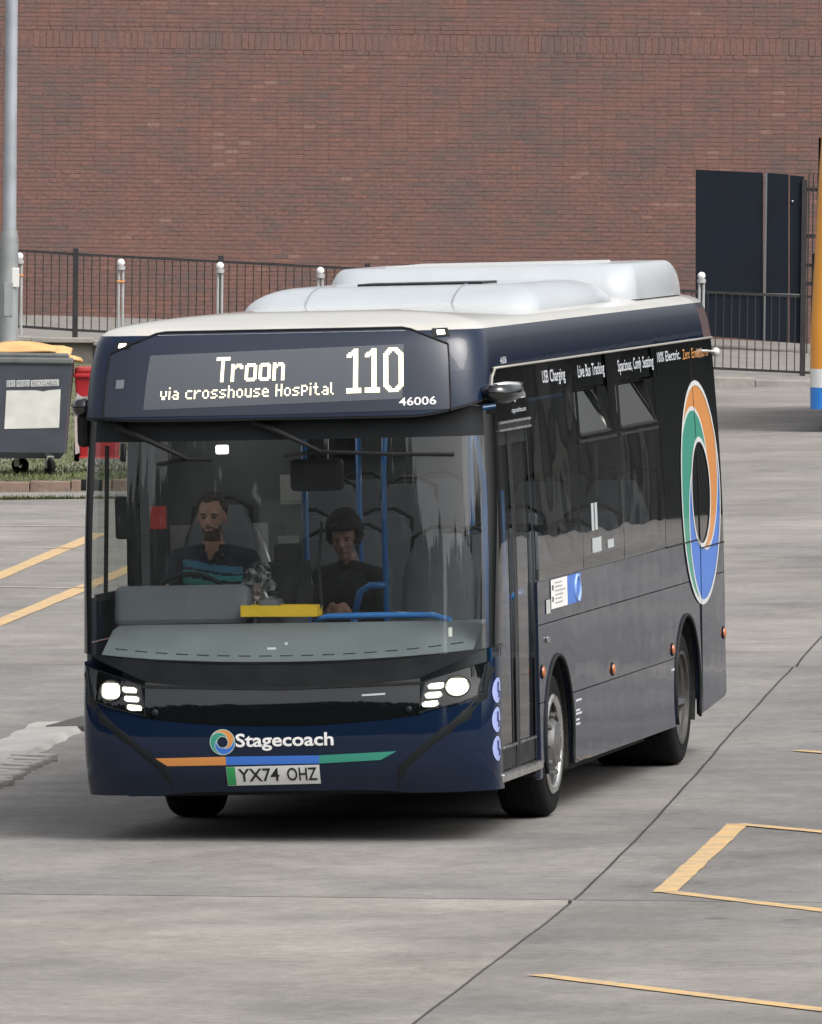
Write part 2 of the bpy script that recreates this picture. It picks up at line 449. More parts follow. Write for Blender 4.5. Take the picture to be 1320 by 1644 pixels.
# ------------------------------------------------------------------ brick wall
DW = 176.0
WB = at(660, 530, DW)
WM = upright(WB)
WI = WM.inverted()
def wl(px, py, d=DW): return WI @ at(px, py, d)
def brick_mat(name, attr):
    m = bpy.data.materials.new(name); m.use_nodes = True
    n = m.node_tree; b = n.nodes['Principled BSDF']; L = n.links.new
    if attr:
        s = n.nodes.new('ShaderNodeAttribute'); s.attribute_name = 'tone'; src = s.outputs['Fac']
    else:
        s = n.nodes.new('ShaderNodeObjectInfo'); mq = n.nodes.new('ShaderNodeMapRange'); mq.inputs[3].default_value = .24; mq.inputs[4].default_value = .70; n.links.new(s.outputs['Random'], mq.inputs[0]); src = mq.outputs[0]
    tc = n.nodes.new('ShaderNodeTexCoord')
    gm = n.nodes.new('ShaderNodeNewGeometry')
    z = n.nodes.new('ShaderNodeTexNoise'); z.inputs['Scale'].default_value = .9; z.inputs['Detail'].default_value = 6; L(gm.outputs['Position'], z.inputs['Vector'])
    ad = n.nodes.new('ShaderNodeMath'); ad.operation = 'MULTIPLY_ADD'; ad.inputs[1].default_value = 1.7; ad.inputs[2].default_value = -.85; L(z.outputs[0], ad.inputs[0])
    a2 = n.nodes.new('ShaderNodeMath'); a2.operation = 'ADD'; L(ad.outputs[0], a2.inputs[0]); L(src, a2.inputs[1]); a2.use_clamp = True
    r_ = n.nodes.new('ShaderNodeValToRGB'); cr = r_.color_ramp
    while len(cr.elements) < 6: cr.elements.new(.5)
    for e, (p, c) in zip(cr.elements, [(0, (.132, .099, .092)), (.2, (.154, .102, .092)), (.45, (.173, .104, .091)), (.7, (.188, .107, .091)), (.9, (.208, .111, .090)), (1, (.232, .145, .124))]):
        e.position = p; e.color = (*c, 1)
    L(a2.outputs[0], r_.inputs[0])
    z2 = n.nodes.new('ShaderNodeTexNoise'); z2.inputs['Scale'].default_value = 22; z2.inputs['Detail'].default_value = 4; L(gm.outputs['Position'], z2.inputs['Vector'])
    mr = n.nodes.new('ShaderNodeMapRange'); mr.inputs[1].default_value = .3; mr.inputs[2].default_value = .7; mr.inputs[3].default_value = .85; mr.inputs[4].default_value = 1.15; L(z2.outputs[0], mr.inputs[0])
    sc_ = n.nodes.new('ShaderNodeVectorMath'); sc_.operation = 'SCALE'; L(r_.outputs[0], sc_.inputs[0]); L(mr.outputs[0], sc_.inputs['Scale'])
    L(sc_.outputs[0], b.inputs['Base Color']); b.inputs['Roughness'].default_value = .9; b.inputs['Specular IOR Level'].default_value = .25
    return m
M_BR = brick_mat('brick rows', True); M_BR1 = brick_mat('brick single', False)
M_MORT = mat('mortar', (.182, .118, .105), .95, vary=(1.5, .12))
wall = empty('brick_wall', mw=WM); tag(wall, 'tall red brown brick wall closing the far side of the yard', 'wall', kind='structure')
WX0, WX1 = -9.0, 9.0
base_l = wl(-60, 500).z; base_r = wl(1320, 545).z
ZTOP = 8.2
o = MB().box(((WX0 + 30) / 2, .15, (ZTOP - 1.2) / 2), (30 - WX0, .3, ZTOP + 1.2)).build('backing', M_MORT, wall)
soldz0 = wl(30, 75).z; soldz1 = wl(30, 47).z
bw, bh, gap = .215, .065, .010
unit = MB().box((bw / 2, .004, bh / 2), (bw, .026, bh)); unit_me = unit.mesh('brick'); unit_me.materials.append(M_BR1)
sold_w = .1025; sold_h = soldz1 - soldz0 - .012
su = MB().box((sold_w / 2, .004, sold_h / 2), (sold_w, .026, sold_h)); sold_me = su.mesh('soldier_brick'); sold_me.materials.append(M_BR1)
mass = MB(); tones = []
def wall_brick(x, z, w_, single):
    if single:
        o = bpy.data.objects.new('brick', unit_me); COL.objects.link(o); o.parent = wall
        o.location = (x, random.uniform(-.004, .003), z); o.scale = (w_ / bw, 1, 1)
    else:
        y = random.uniform(-.003, .002)
        mass.add([(x, .01, z), (x + w_, .01, z), (x + w_, .01, z + bh), (x, .01, z + bh), (x, y - .006, z), (x + w_, y - .006, z), (x + w_, y - .006, z + bh), (x, y - .006, z + bh)],
                 [(4, 5, 6, 7), (0, 1, 5, 4), (1, 2, 6, 5), (2, 3, 7, 6), (3, 0, 4, 7)])
        t = min(1, max(0, random.gauss(.47, .16))); tones.extend([t] * 8)
nsing = 0; rowi = 0
def course(z):
    global nsing, rowi
    x = WX0 + (.1125 if rowi % 2 else 0) + random.uniform(0, .02); rowi += 1
    while x < WX1:
        # a run of small tone patches; the bricks above and below the soldier course are single pieces
        single = nsing < 170 and soldz0 - .25 < z < soldz1 + .2 and -7 < x < 7
        if single: nsing += 1
        wall_brick(x, z, bw, single); x += bw + gap
z = soldz0 - gap - bh
zs = []
while z > -.9: zs.append(z); z -= bh + gap
z = soldz1
while z < ZTOP - 1: zs.append(z); z += bh + gap
for z in sorted(zs, key=lambda q: abs(q - (soldz0 + soldz1) / 2)): course(z)
x = -7.25; k = 0
while x < 7.25 and k < 130:
    o = bpy.data.objects.new('soldier_brick', sold_me); COL.objects.link(o); o.parent = wall
    o.location = (x, random.uniform(-.004, .006), soldz0 + .002); x += sold_w + gap; k += 1
for xr in (WX0, 7.3):
    x = xr
    while x < (WX1 if xr > 0 else -7.3):
        mass.add([(x, .01, soldz0), (x + sold_w, .01, soldz0), (x + sold_w, .01, soldz1 - .012), (x, .01, soldz1 - .012), (x, -.02, soldz0), (x + sold_w, -.02, soldz0), (x + sold_w, -.02, soldz1 - .012), (x, -.02, soldz1 - .012)],
                 [(4, 5, 6, 7), (0, 1, 5, 4), (1, 2, 6, 5), (2, 3, 7, 6), (3, 0, 4, 7)])
        tones.extend([random.random()] * 8); x += sold_w + gap
o = mass.build('brickwork', M_BR, wall)
at_ = o.data.attributes.new('tone', 'FLOAT', 'POINT'); at_.data.foreach_set('value', tones[:len(o.data.vertices)])
tag(o, kind='stuff')

# dark sheet gates in front of the wall
M_GATE = mat('navy gate sheet', (.009, .013, .020), .75, spec=.15, vary=(1.5, .25))
M_IRON = mat('black iron', (.02, .019, .02), .6, vary=(6, .3))
DG = 171.0
gm = empty('sheet_gate', mw=upright(at(1117, 540, DG))); tag(gm, 'tall dark navy sheet metal gates against the brick wall', 'gate')
GI = gm.matrix_world.inverted()
def gl(px, py, d=DG): return GI @ at(px, py, d)
for a, b_, ta, tb, n_ in ((1117, 1225, 272, 277, 'gate_leaf'), (1229, 1266, 277, 280, 'gate_leaf'), (1268, 1291, 281, 283, 'gate_leaf')):
    p0, p1, q0, q1 = gl(a, 538 + (a - 1117) * .08), gl(b_, 538 + (b_ - 1117) * .08), gl(a, ta), gl(b_, tb)
    MB().prism([(p0.x, 0, p0.z), (p1.x, 0, p1.z), (q1.x, 0, q1.z), (q0.x, 0, q0.z)], (0, .06, 0)).build(n_, M_GATE, gm)
p0, p1 = gl(1227, 548), gl(1227, 277)
MB().box((p0.x, .0, (p0.z + p1.z) / 2), (.035, .08, p1.z - p0.z)).build('gate_stile', mat('gate steel', (.12, .13, .14), .6), gm)
p0, p1 = gl(1135, 470), gl(1290, 473)
MB().tube([(p0.x, -.03, p0.z), (p1.x, -.03, p1.z)], .012, 6).build('rail', mat('gate steel', (.12, .13, .14), .6), gm)
p0 = gl(1272, 323); MB().ball((p0.x, -.02, p0.z), .022).build('bolt', M_STEEL, gm)
bgte = empty('bar_gate', mw=upright(at(1300, 575, DG))); tag(bgte, 'black barred gate beside the navy sheet gates', 'gate')
for i in range(9):
    MB().box((-.05 + i * .075, 0, 1.55), (.022, .022, 3.1)).build('bar', M_IRON, bgte)
for z in (1.25, 1.56, 2.05, 2.83): MB().box((.22, .03, z), (.75, .04, .06)).build('rail', M_IRON, bgte)
MB().box((-.12, 0, 1.5), (.09, .09, 3.0)).build('gate_post', M_IRON, bgte)

# ------------------------------------------------------------------ verge, kerbs, low wall
M_GRASSG = mat('verge soil', (.10, .105, .055), .95, vary=(1.2, .35))
M_GRAVEL = mat('verge gravel', (.20, .19, .175), .95, vary=(3, .25), bump=(12, .02))
foot_y = lerp_tab([(-120, 538), (60, 541), (122, 543), (355, 556), (590, 568), (1060, 596), (1290, 603), (1500, 612)])
wall_y = lerp_tab([(-120, 500), (60, 505), (590, 520), (1117, 541), (1290, 550), (1500, 560)])
edge_y = lerp_tab([(-120, 544), (60, 548), (122, 549), (590, 582), (1060, 604), (1290, 615), (1500, 627)])
edge_d = lerp_tab([(-120, 150), (400, 150), (1060, 154.6), (1290, 154.6), (1500, 153)])
COLS = [-160, -60, 60, 122, 240, 355, 470, 590, 825, 1060, 1170, 1290, 1400, 1600, 2400]
rows = [[at(c, edge_y(c) - 1, edge_d(c)) for c in COLS], [at(c, foot_y(c), 158.2) for c in COLS], [at(c, (foot_y(c) + wall_y(c)) / 2 + 3, 167) for c in COLS], [at(c, wall_y(c), 176.4) for c in COLS]]
vg = MB().grid(rows).build('verge', M_GRAVEL, smooth=True); tag(vg, kind='structure')
# low retaining wall left, upstand kerb right: blocks one by one
M_LOW = mat('low wall concrete', (.15, .14, .12), .9, vary=(1.8, .3), bump=(10, .02))
lw = empty('low_wall', at(60, 575, 150)); tag(lw, 'low weathered concrete wall behind the wheeled bins', 'wall')
lwm = lw.matrix_world.copy(); lwo = lw.location
px = -150
while px < 620:
    nx = px + 100
    top = (edge_y(px) + edge_y(nx)) / 2; bot = top + 40
    c = at((px + nx) / 2, (top + bot) / 2, 150.05); o = MB().box((0, 0, 0), (.912, .3, .40)).build('block', M_LOW, lw, bevel=.015); put(o, upright(c + GY * .05))
    c = at((px + nx) / 2, top - 3.5, 150.0); o = MB().box((0, 0, 0), (.915, .42, .07)).build('coping', M_CONC2, lw, bevel=.012); put(o, upright(c + GY * .05))
    px = nx
kr = empty('kerb', at(1230, 625, 154)); tag(kr, 'grey kerb along the foot of the railings beside the bus rear', 'kerb', kind='structure')
px = 1020
while px < 1520:
    nx = px + 96
    y_ = edge_y((px + nx) / 2); c = at((px + nx) / 2, y_ + 8, 154.2)
    o = MB().box((0, 0, 0), (.90, .25, .22)).build('kerb_stone', M_CONC2, kr, bevel=.02); put(o, upright(c))
    px = nx
# grass bank with the bins (left)
def bank(px, t):        # t 0 at kerb, 1 at low wall foot
    d = 113.2 + (149.8 - 113.2) * t
    y = (778 + (px - 60) * .0) * (1 - t) + (edge_y(px) + 36) * t
    # keep perspective: straight in depth
    d0, d1 = 113.2, 149.8
    a, b_ = at(px, 778 - (px - 60) * .02, d0), at(px, edge_y(px) + 34, d1)
    return a.lerp(b_, t) - GZ * (1.0 * t * (1 - t))
BC = [-180, -60, 20, 60, 100, 160, 260, 420]
rows = [[bank(c, t) + Vector((0, 0, random.uniform(-.03, .03))) for c in BC] for t in [i / 10 for i in range(11)]]
gb = MB().grid(rows).build('grass_bank', M_GRASSG, smooth=True); tag(gb, kind='structure')
kl = empty('brick_kerb', at(60, 790, 112.6)); tag(kl, 'weathered brown kerb edging the grass under the bins', 'kerb', kind='structure')
M_BKERB = mat('brown kerb', (.19, .135, .105), .9, vary=(2.5, .3), bump=(12, .015))
px = -150; k = 0
while px < 420:
    nx = px + 66
    c = at((px + nx) / 2, 787 - ((px + nx) / 2 - 60) * .02, 112.6)
    if k == 4:
        for dx in (-.17, .17): 
            o = MB().box((0, 0, 0), (.10, .2, .2)).build('kerb_stone', M_BKERB, kl, bevel=.01); put(o, upright(c + GX * dx))
        o = MB().box((0, 0, 0), (.035, .2, .2)).build('kerb_stone', M_BKERB, kl); put(o, upright(c))
        o = MB().box((0, .14, 0), (.44, .04, .2)).build('drain_hole', M_BLACK, kl); put(o, upright(c))
    else:
        o = MB().box((0, 0, 0), (.445, .2, .2)).build('kerb_stone', M_BKERB, kl, bevel=.015); put(o, upright(c))
    px = nx; k += 1
# grass blades
M_GRASS = mat('grass', (.10, .118, .045), .7, vary=(1.1, .45))
gr = MB()
for i in range(16000):
    t = random.random() ** 1.6; p = bank(random.uniform(-120, 300), t)
    if random.random() < .16:
        p = at(random.uniform(-120, 250), 806 - random.random() ** 2 * 6, 110.2)
    h = random.uniform(.02, .06); a = random.uniform(0, 6.28); s_ = Vector((math.cos(a), math.sin(a), 0)) * .012; ln = Vector((random.gauss(0, .025), random.gauss(0, .025), h))
    gr.add([p - s_, p + s_, p + ln], [(0, 1, 2)])
tag(gr.build('grass', M_GRASS), 'short rough grass on the bank under the bins', 'grass', kind='stuff')

# ------------------------------------------------------------------ railings
DF = 158.0
FM = upright(at(660, 560, DF)); FI = FM.inverted()
fence = empty('railing_fence', mw=FM); tag(fence, 'black vertical bar railings running along the foot of the brick wall', 'railings')
top_y = lerp_tab([(-120, 388), (20, 396), (122, 404), (355, 416), (590, 428), (825, 443), (1060, 461), (1130, 467), (1290, 472), (1500, 480)])
posts = [-112, 122, 355, 590, 825, 1060, 1290, 1525]
def fl(px, py): return FI @ at(px, py, DF)
for a, b_ in zip(posts, posts[1:]):
    if (a, b_) == (590, 825): continue      # hidden by the bus
    pa, pb = fl(a, top_y(a) + 4), fl(b_, top_y(b_) + 4); ba, bb = fl(a, top_y(a) + 126), fl(b_, top_y(b_) + 126)
    for u, v in ((pa, pb), (ba, bb)):
        d = Vector((v.x - u.x, 0, v.z - u.z)); ang = math.atan2(d.z, d.x)
        MB().box((d.length / 2, 0, 0), (d.length - .06, .012, .04)).build('rail', M_IRON, fence)
        o = fence.children[-1]; o.location = (u.x, 0, u.z); o.rotation_euler = (0, -ang, 0)
    n = 18
    for i in range(1, n):
        t = i / n; u = pa.lerp(pb, t); v = ba.lerp(bb, t)
        o = MB().tube([(u.x, 0, v.z - .02), (u.x, 0, u.z + .01)], .0085, 5).build('bar', M_IRON, fence)
for a in posts:
    if a == 825: continue
    u, v = fl(a, top_y(a) - 6), fl(a, top_y(a) + 150)
    MB().box((u.x, 0, (u.z + v.z) / 2), (.085, .085, u.z - v.z)).build('post', M_IRON, fence, bevel=.006)

# white ball-topped bollard posts
M_BOLL = mat('bollard grey white', (.34, .35, .35), .55, vary=(3, .12))
M_BALL = mat('ball white', (.8, .8, .78), .4)
M_BAND = mat('orange band', (.65, .27, .06), .5)
for px, ty, lab in ((30, 410, 'pale ball-topped post beside the lamp column'), (193, 420, 'pale ball-topped post just past the first black fence post'), (352, 425, 'pale ball-topped post against a black fence post'),
                    (513, 433, 'pale ball-topped post showing above the front of the bus roof'), (1125, 441, 'pale ball-topped post rising behind the rear corner of the bus')):
    D = 156.5; b_ = at(px, ty + 128, D); t_ = empty('ball_post', mw=upright(b_)); tag(t_, lab, 'post', 'pale ball-topped posts along the railings')
    for s_ in (-1, 1): MB().tube([(s_ * .032, 0, 0), (s_ * .032, 0, 1.12)], .022, 10).build('tube', M_BOLL, t_, smooth=True, auto=40)
    MB().lathe([(1.10, .0), (1.10, .066), (1.16, .066), (1.16, .0)], (0, 0, 0), 'z', 16).build('collar', M_BOLL, t_)
    MB().ball((0, 0, 1.21), .06).build('ball', M_BALL, t_, smooth=True)
    if px < 200: MB().box((0, 0, .92), (.125, .07, .028)).build('band', M_BAND, t_, bevel=.008)

# lamp column
M_GALV = mat('galvanised steel', (.36, .39, .42), .5, metal=.35, vary=(2.0, .16))
D = 126.0
lc = empty('lamp_column', mw=upright(at(12, 700, D))); tag(lc, 'tall grey galvanised lamp column behind the wheeled bin', 'lamp column')
kz = lambda py: (700 - py) * D / FPX
MB().lathe([(0, .118), (kz(386), .112), (kz(374), .10), (kz(366), .083), (kz(360), .082)], (0, 0, 0), 'z', 24).build('base', mat('galv base', (.27, .29, .29), .6, metal=.2, vary=(3, .2)), lc, smooth=True, auto=50)
MB().lathe([(kz(368), .083), (kz(0), .074), (8.5, .055), (8.5, 0)], (0, 0, 0), 'z', 24).build('shaft', M_GALV, lc, smooth=True, auto=50)
MB().box((0, -.11, kz(480)), (.11, .02, .42)).build('access_door', mat('galv base', (0, 0, 0)), lc, bevel=.005)
MB().box((.085, -.1, kz(445)), (.09, .015, .24)).build('notice_plate', M_PLATE, lc, bevel=.01)
MB().tube([(0, 0, 8.5), (0, -.3, 8.62), (0, -1.0, 8.68)], .03, 10).build('arm', M_GALV, lc, smooth=True)
MB().box((0, -1.3, 8.68), (.28, .6, .1)).build('lantern', M_GALV, lc, bevel=.03)

# bins
D = 117.4; MPP = D / FPX
M_BIN = mat('slate bin plastic', (.055, .064, .082), .6, vary=(2.5, .15), bump=(5, .006))
M_LIDG = mat('grey lid', (.13, .14, .14), .6, vary=(4, .2))
bi = empty('wheeled_bin', mw=upright(at(113, 765, D))); tag(bi, 'slate grey four-wheeled recycling bin with a white notice', 'bin')
X1, X0 = 0.0, -1.36
def sec(z, ins, y0, y1): return [(X0 + ins, y0, z), (X1 - ins, y0, z), (X1 - ins, y1, z), (X0 + ins, y1, z)]
MB().grid([sec(.20, .13, .10, .92), sec(.27, .075, .05, .97), sec(.75, .045, .02, 1.0), sec(1.27, .0, -.02, 1.04), sec(1.30, -.005, -.03, 1.05)], close=True).poly(sec(.20, .13, .10, .92)).build('body', M_BIN, bi)
MB().box((-.68, .51, 1.335), (1.40, 1.12, .07)).build('rim', M_LIDG, bi, bevel=.02)
MB().box((-.68, .5, 1.395), (1.3, 1.02, .05)).build('lid', M_LIDG, bi, bevel=.02)
for cx, cy, yaw in ((-.24, .06, .5), (-.60, .55, 1.2), (-1.15, .06, .3), (-1.15, .85, .8)):
    wq = empty('castor', (cx, cy, 0), parent=bi); wq.rotation_euler = (0, 0, yaw)
    MB().lathe([(-.024, .03), (-.024, .1), (.024, .1), (.024, .03)], (0, 0, .1), 'x', 18).build('tyre', M_RUBBER, wq)
    MB().box((.035, .03, .16), (.012, .06, .14)).box((-.035, .03, .16), (.012, .06, .14)).box((0, .03, .225), (.09, .09, .02)).build('fork', M_STEEL, wq)
def bl(u, z): 
    zz = [(.27, .05), (.75, .02), (1.27, -.02)]
    return lerp_tab(zz)(z)
npx = lambda px: (px - 113) * MPP
npy = lambda py: (765 - py) * MPP
def bp(u, v, e=.006): return (u, bl(u, v) - e, v)
n0 = [bp(npx(6), npy(690)), bp(npx(94), npy(687)), bp(npx(96), npy(625)), bp(npx(76), npy(627)), bp(npx(68), npy(629)), bp(npx(56), npy(627)), bp(npx(9), npy(628))]
nb = MB().poly(n0).build('notice', mat('dirty notice', (.66, .66, .62), .7, vary=(5, .1)), bi)
for s_, a, b_ in (('DRY', 9, 23), ('MIXED', 25, 46), ('RECYCLABLES', 48, 93)):
    w0, w1 = npx(a), npx(b_); sl = -.9 * MPP * 0
    MB().poly([bp(w0, npy(622.5 - (a - 9) * .03)), bp(w1, npy(622 - (b_ - 9) * .03)), bp(w1, npy(611.5 - (b_ - 9) * .03)), bp(w0, npy(612 - (a - 9) * .03))]).build('word_strip', mat('word strip', (.6, .61, .6), .6), bi)
    lettering('lettering', s_, mat('bin ink', (.10, .11, .13), .6), bi, lambda u, v, w0=w0, w1=w1, a=a: bp(w0 + (.06 + .88 * u) * (w1 - w0), npy(621 - (a - 9) * .03 - u * (w1 - w0) / MPP * .03) + v * 7.5 * MPP, .009))
# folded orange sheet lying on the lid
M_SHEET = mat('orange sheet', (.60, .36, .15), .6, vary=(4, .2))
fs = empty('folded_sheet', mw=upright(at(60, 578, D))); tag(fs, 'crumpled amber plastic sheet folded on top of the slate bin', 'sheet')
for k in range(4):
    rows = []
    for i in range(9):
        t = i / 8; row = []
        for j in range(15):
            u = -1.05 + j / 14 * (1.55 - k * .06 - .1 * (k % 2)); 
            ed = math.sin(math.pi * min(1, (j + .0) / 14)) ** .35
            row.append((u, .05 + t * .8 - .03 * k, .012 + k * .035 + .03 * math.sin(u * 5 + k * 2 + t * 3) * (.3 + t) + .02 * math.sin(t * 9 + u * 2) - (.03 if i == 0 else 0) + .03 * ed))
        rows.append(row)
    o = MB().grid(rows).build('fold', M_SHEET, fs, smooth=True); sm = o.modifiers.new('t', 'SOLIDIFY'); sm.thickness = .02
rows = [[(-.45 + j * .06, .0 + i * .2, .03 + .015 * math.sin(j * 1.1 + i)) for j in range(12)] for i in range(4)]
o = MB().grid(rows).build('pale_lining', mat('pale sheet', (.5, .46, .44), .6, vary=(5, .15)), fs, smooth=True); sm = o.modifiers.new('t', 'SOLIDIFY'); sm.thickness = .025
# red wheelie bin
M_RED = mat('red bin plastic', (.42, .018, .025), .45, vary=(3, .15))
rb = empty('wheelie_bin', mw=upright(at(158, 744, D + .8))); tag(rb, 'bright red two-wheeled bin half hidden behind the bus front', 'bin')
def rs(z, hx, y0, y1): return [(-hx, y0, z), (hx, y0, z), (hx, y1, z), (-hx, y1, z)]
MB().grid([rs(.06, .22, .08, .5), rs(.5, .25, .03, .58), rs(1.0, .285, 0, .66)], close=True).poly(rs(.06, .22, .08, .5)).build('body', M_RED, rb, bevel=.02)
MB().box((0, .33, 1.02), (.60, .72, .05)).build('rim', M_RED, rb, bevel=.015)
MB().box((0, .33, 1.075), (.58, .70, .07)).build('lid', mat('red lid', (.36, .02, .025), .45, vary=(3, .15)), rb, bevel=.03)
MB().tube([(-.24, .72, 1.06), (.24, .72, 1.06)], .018).build('handle', M_RED, rb)
for s_ in (-1, 1): MB().lathe([(-.03, .02), (-.03, .11), (.03, .11), (.03, .02)], (s_ * .27, .56, .11), 'x', 18).build('wheel', M_RUBBER, rb)
pts = [(-.27, -.004, .10), (-.22, -.004, .12), (-.235, -.012, .62), (-.13, -.016, .72), (-.26, -.018, .82), (-.285, -.01, .6)]
MB().poly(pts).build('pale_patch', mat('patchy white', (.5, .42, .42), .6, vary=(6, .25)), rb)  # irregular pale patch down the left of the bin front

# guessed unseen shed, added as something dark for the bus flank to mirror
sh = empty('unseen_shed', (13, 54, 0)); tag(sh, 'unseen dark clad shed added to be mirrored in the bus flank', 'building')
M_CLAD = mat('dark cladding', (.022, .024, .024), .7, vary=(1.2, .5)); M_CLAD2 = mat('grey post', (.055, .055, .05), .7)
MB().box((2, 6, 1.7), (14, 12, 3.4)).build('wall', M_CLAD, sh)
for i in range(9): MB().box((-4.6 + i * 1.0 + random.uniform(-.2, .2), -.07, 1.65), (random.choice((.1, .18, .3)), .1, 3.3)).build('pilaster', M_CLAD2 if i % 3 else M_CLAD, sh)
MB().box((2, 5.7, 3.5), (15, 13.4, .2)).build('roof', M_CLAD2, sh)
# guessed unseen belt of trees, placed to be mirrored in windscreen and nose
def belt_h(az):
    return 14.2 + 3.6 * math.exp(-((az + 8) / 13) ** 2) + .5 * math.sin(az * .55) + .4 * math.sin(az * 1.7 + 1)
tb = MB()
for i in range(15000):
    az = random.uniform(-75, 70)
    if 16.3 < az < 19.0: continue
    h = belt_h(az) * (1 - random.random() ** 2.2 * .98); rr = 66 + random.uniform(0, 8)
    c = Vector((math.sin(R(az)) * rr, -math.cos(R(az)) * rr, h)); s_ = random.uniform(.3, .8)
    d1 = Vector((random.gauss(0, 1), random.gauss(0, 1), random.gauss(0, 1))).normalized(); d2 = d1.orthogonal().normalized()
    tb.add([c - d1 * s_, c - d2 * s_ * .8, c + d1 * s_, c + d2 * s_ * .8], [(0, 1, 2, 3)])
for i in range(73):
    az = -75 + i * 2.0
    if 14.5 < az < 20.6: continue
    tb.box((math.sin(R(az)) * 72, -math.cos(R(az)) * 72, belt_h(az) * .46), (3.0, 3.0, belt_h(az) * .92), Matrix.Rotation(R(az), 3, 'Z'))
tag(tb.build('unseen_tree_belt', mat('far foliage', (.035, .052, .024), .8, vary=(.4, .5))), 'unseen dark belt of trees placed for the windscreen reflections', 'trees', kind='stuff')

# ================================================================== THE BUS
# bus frame: front at y = 0, rear at y = 8.5, near side (doors) x = +1.18
bus = empty('single_deck_bus'); bus.rotation_euler = (0, -.012, 0)
tag(bus, 'dark navy electric single-deck bus with lit route display and headlights', 'bus')
A, DPL, NPL = 1.175, .36, 3.4
xs = smooth_tab([(.2, 1.170), (.5, 1.176), (1.3, 1.180), (1.7, 1.177), (2.1, 1.162), (2.6, 1.133), (2.75, 1.112), (2.83, 1.085), (2.86, 1.045), (2.88, .97), (2.90, .85), (2.915, .70), (2.93, .45)])
yo = smooth_tab([(.2, .12), (.27, .085), (.4, .024), (.55, .0), (.65, .002), (.72, .007), (.8, .018), (.86, .031), (.93, .042), (1.0, .052), (1.3, .085), (1.8, .142), (2.25, .195), (2.42, .215)])
yd = smooth_tab([(2.34, .105), (2.45, .125), (2.6, .170), (2.75, .235), (2.82, .285), (2.85, .335), (2.87, .44), (2.89, .60), (2.91, .80), (2.925, 1.0), (2.93, 1.2)])
def thx(x): return math.asin(min(1, (abs(x) / A) ** (NPL / 2)))
def FP(x, z, f=yo, off=0):
    th = thx(x); c = math.cos(th); y = DPL * (1 - c ** (2 / NPL))
    return Vector((x * xs(z) / A * (1 + off / A * (abs(x) / A) ** 3), y + f(z) - off * max(c, .05), z))
def thcols(x0, x1, n):
    t0 = math.copysign(thx(x0), x0); t1 = math.copysign(thx(x1), x1)
    res = []
    for i in range(n + 1):
        t = t0 + (t1 - t0) * i / n; res.append(math.copysign(A * abs(math.sin(t)) ** (2 / NPL), t))
    return res
def zone(name, x0, x1, zb, zt, m, parent=bus, f=yo, off=0, n=28, nz=8, smooth=True):
    fb = zb if callable(zb) else (lambda x: zb); ft = zt if callable(zt) else (lambda x: zt)
    rows = []
    C = thcols(x0, x1, n)
    for k in range(nz + 1): rows.append([FP(x, fb(x) + (ft(x) - fb(x)) * k / nz, f, off) for x in C])
    return MB().grid(rows).build(name, m, parent, smooth=smooth)
def fpoly(name, pts, m, parent=bus, f=yo, off=.004, sub=6):
    """small convex quad patch on the nose: four corners in (x, z)"""
    a, b_, c, d = pts; rows = []
    for i in range(sub + 1):
        t = i / sub; row = []
        for j in range(sub + 1):
            s_ = j / sub
            x = (a[0] * (1 - s_) + b_[0] * s_) * (1 - t) + (d[0] * (1 - s_) + c[0] * s_) * t
            z = (a[1] * (1 - s_) + b_[1] * s_) * (1 - t) + (d[1] * (1 - s_) + c[1] * s_) * t
            row.append(FP(x, z, f, off))
        rows.append(row)
    return MB().grid(rows).build(name, m, parent, smooth=True)

ws_b = lambda x: .985 + .075 * (abs(x) / 1.15) ** 2.2
nose_t = lambda x: .862 + .10 * (abs(x) / 1.15) ** 2.2
grille_b = lambda x: .652 + .10 * (abs(x) / 1.1) ** 2.0
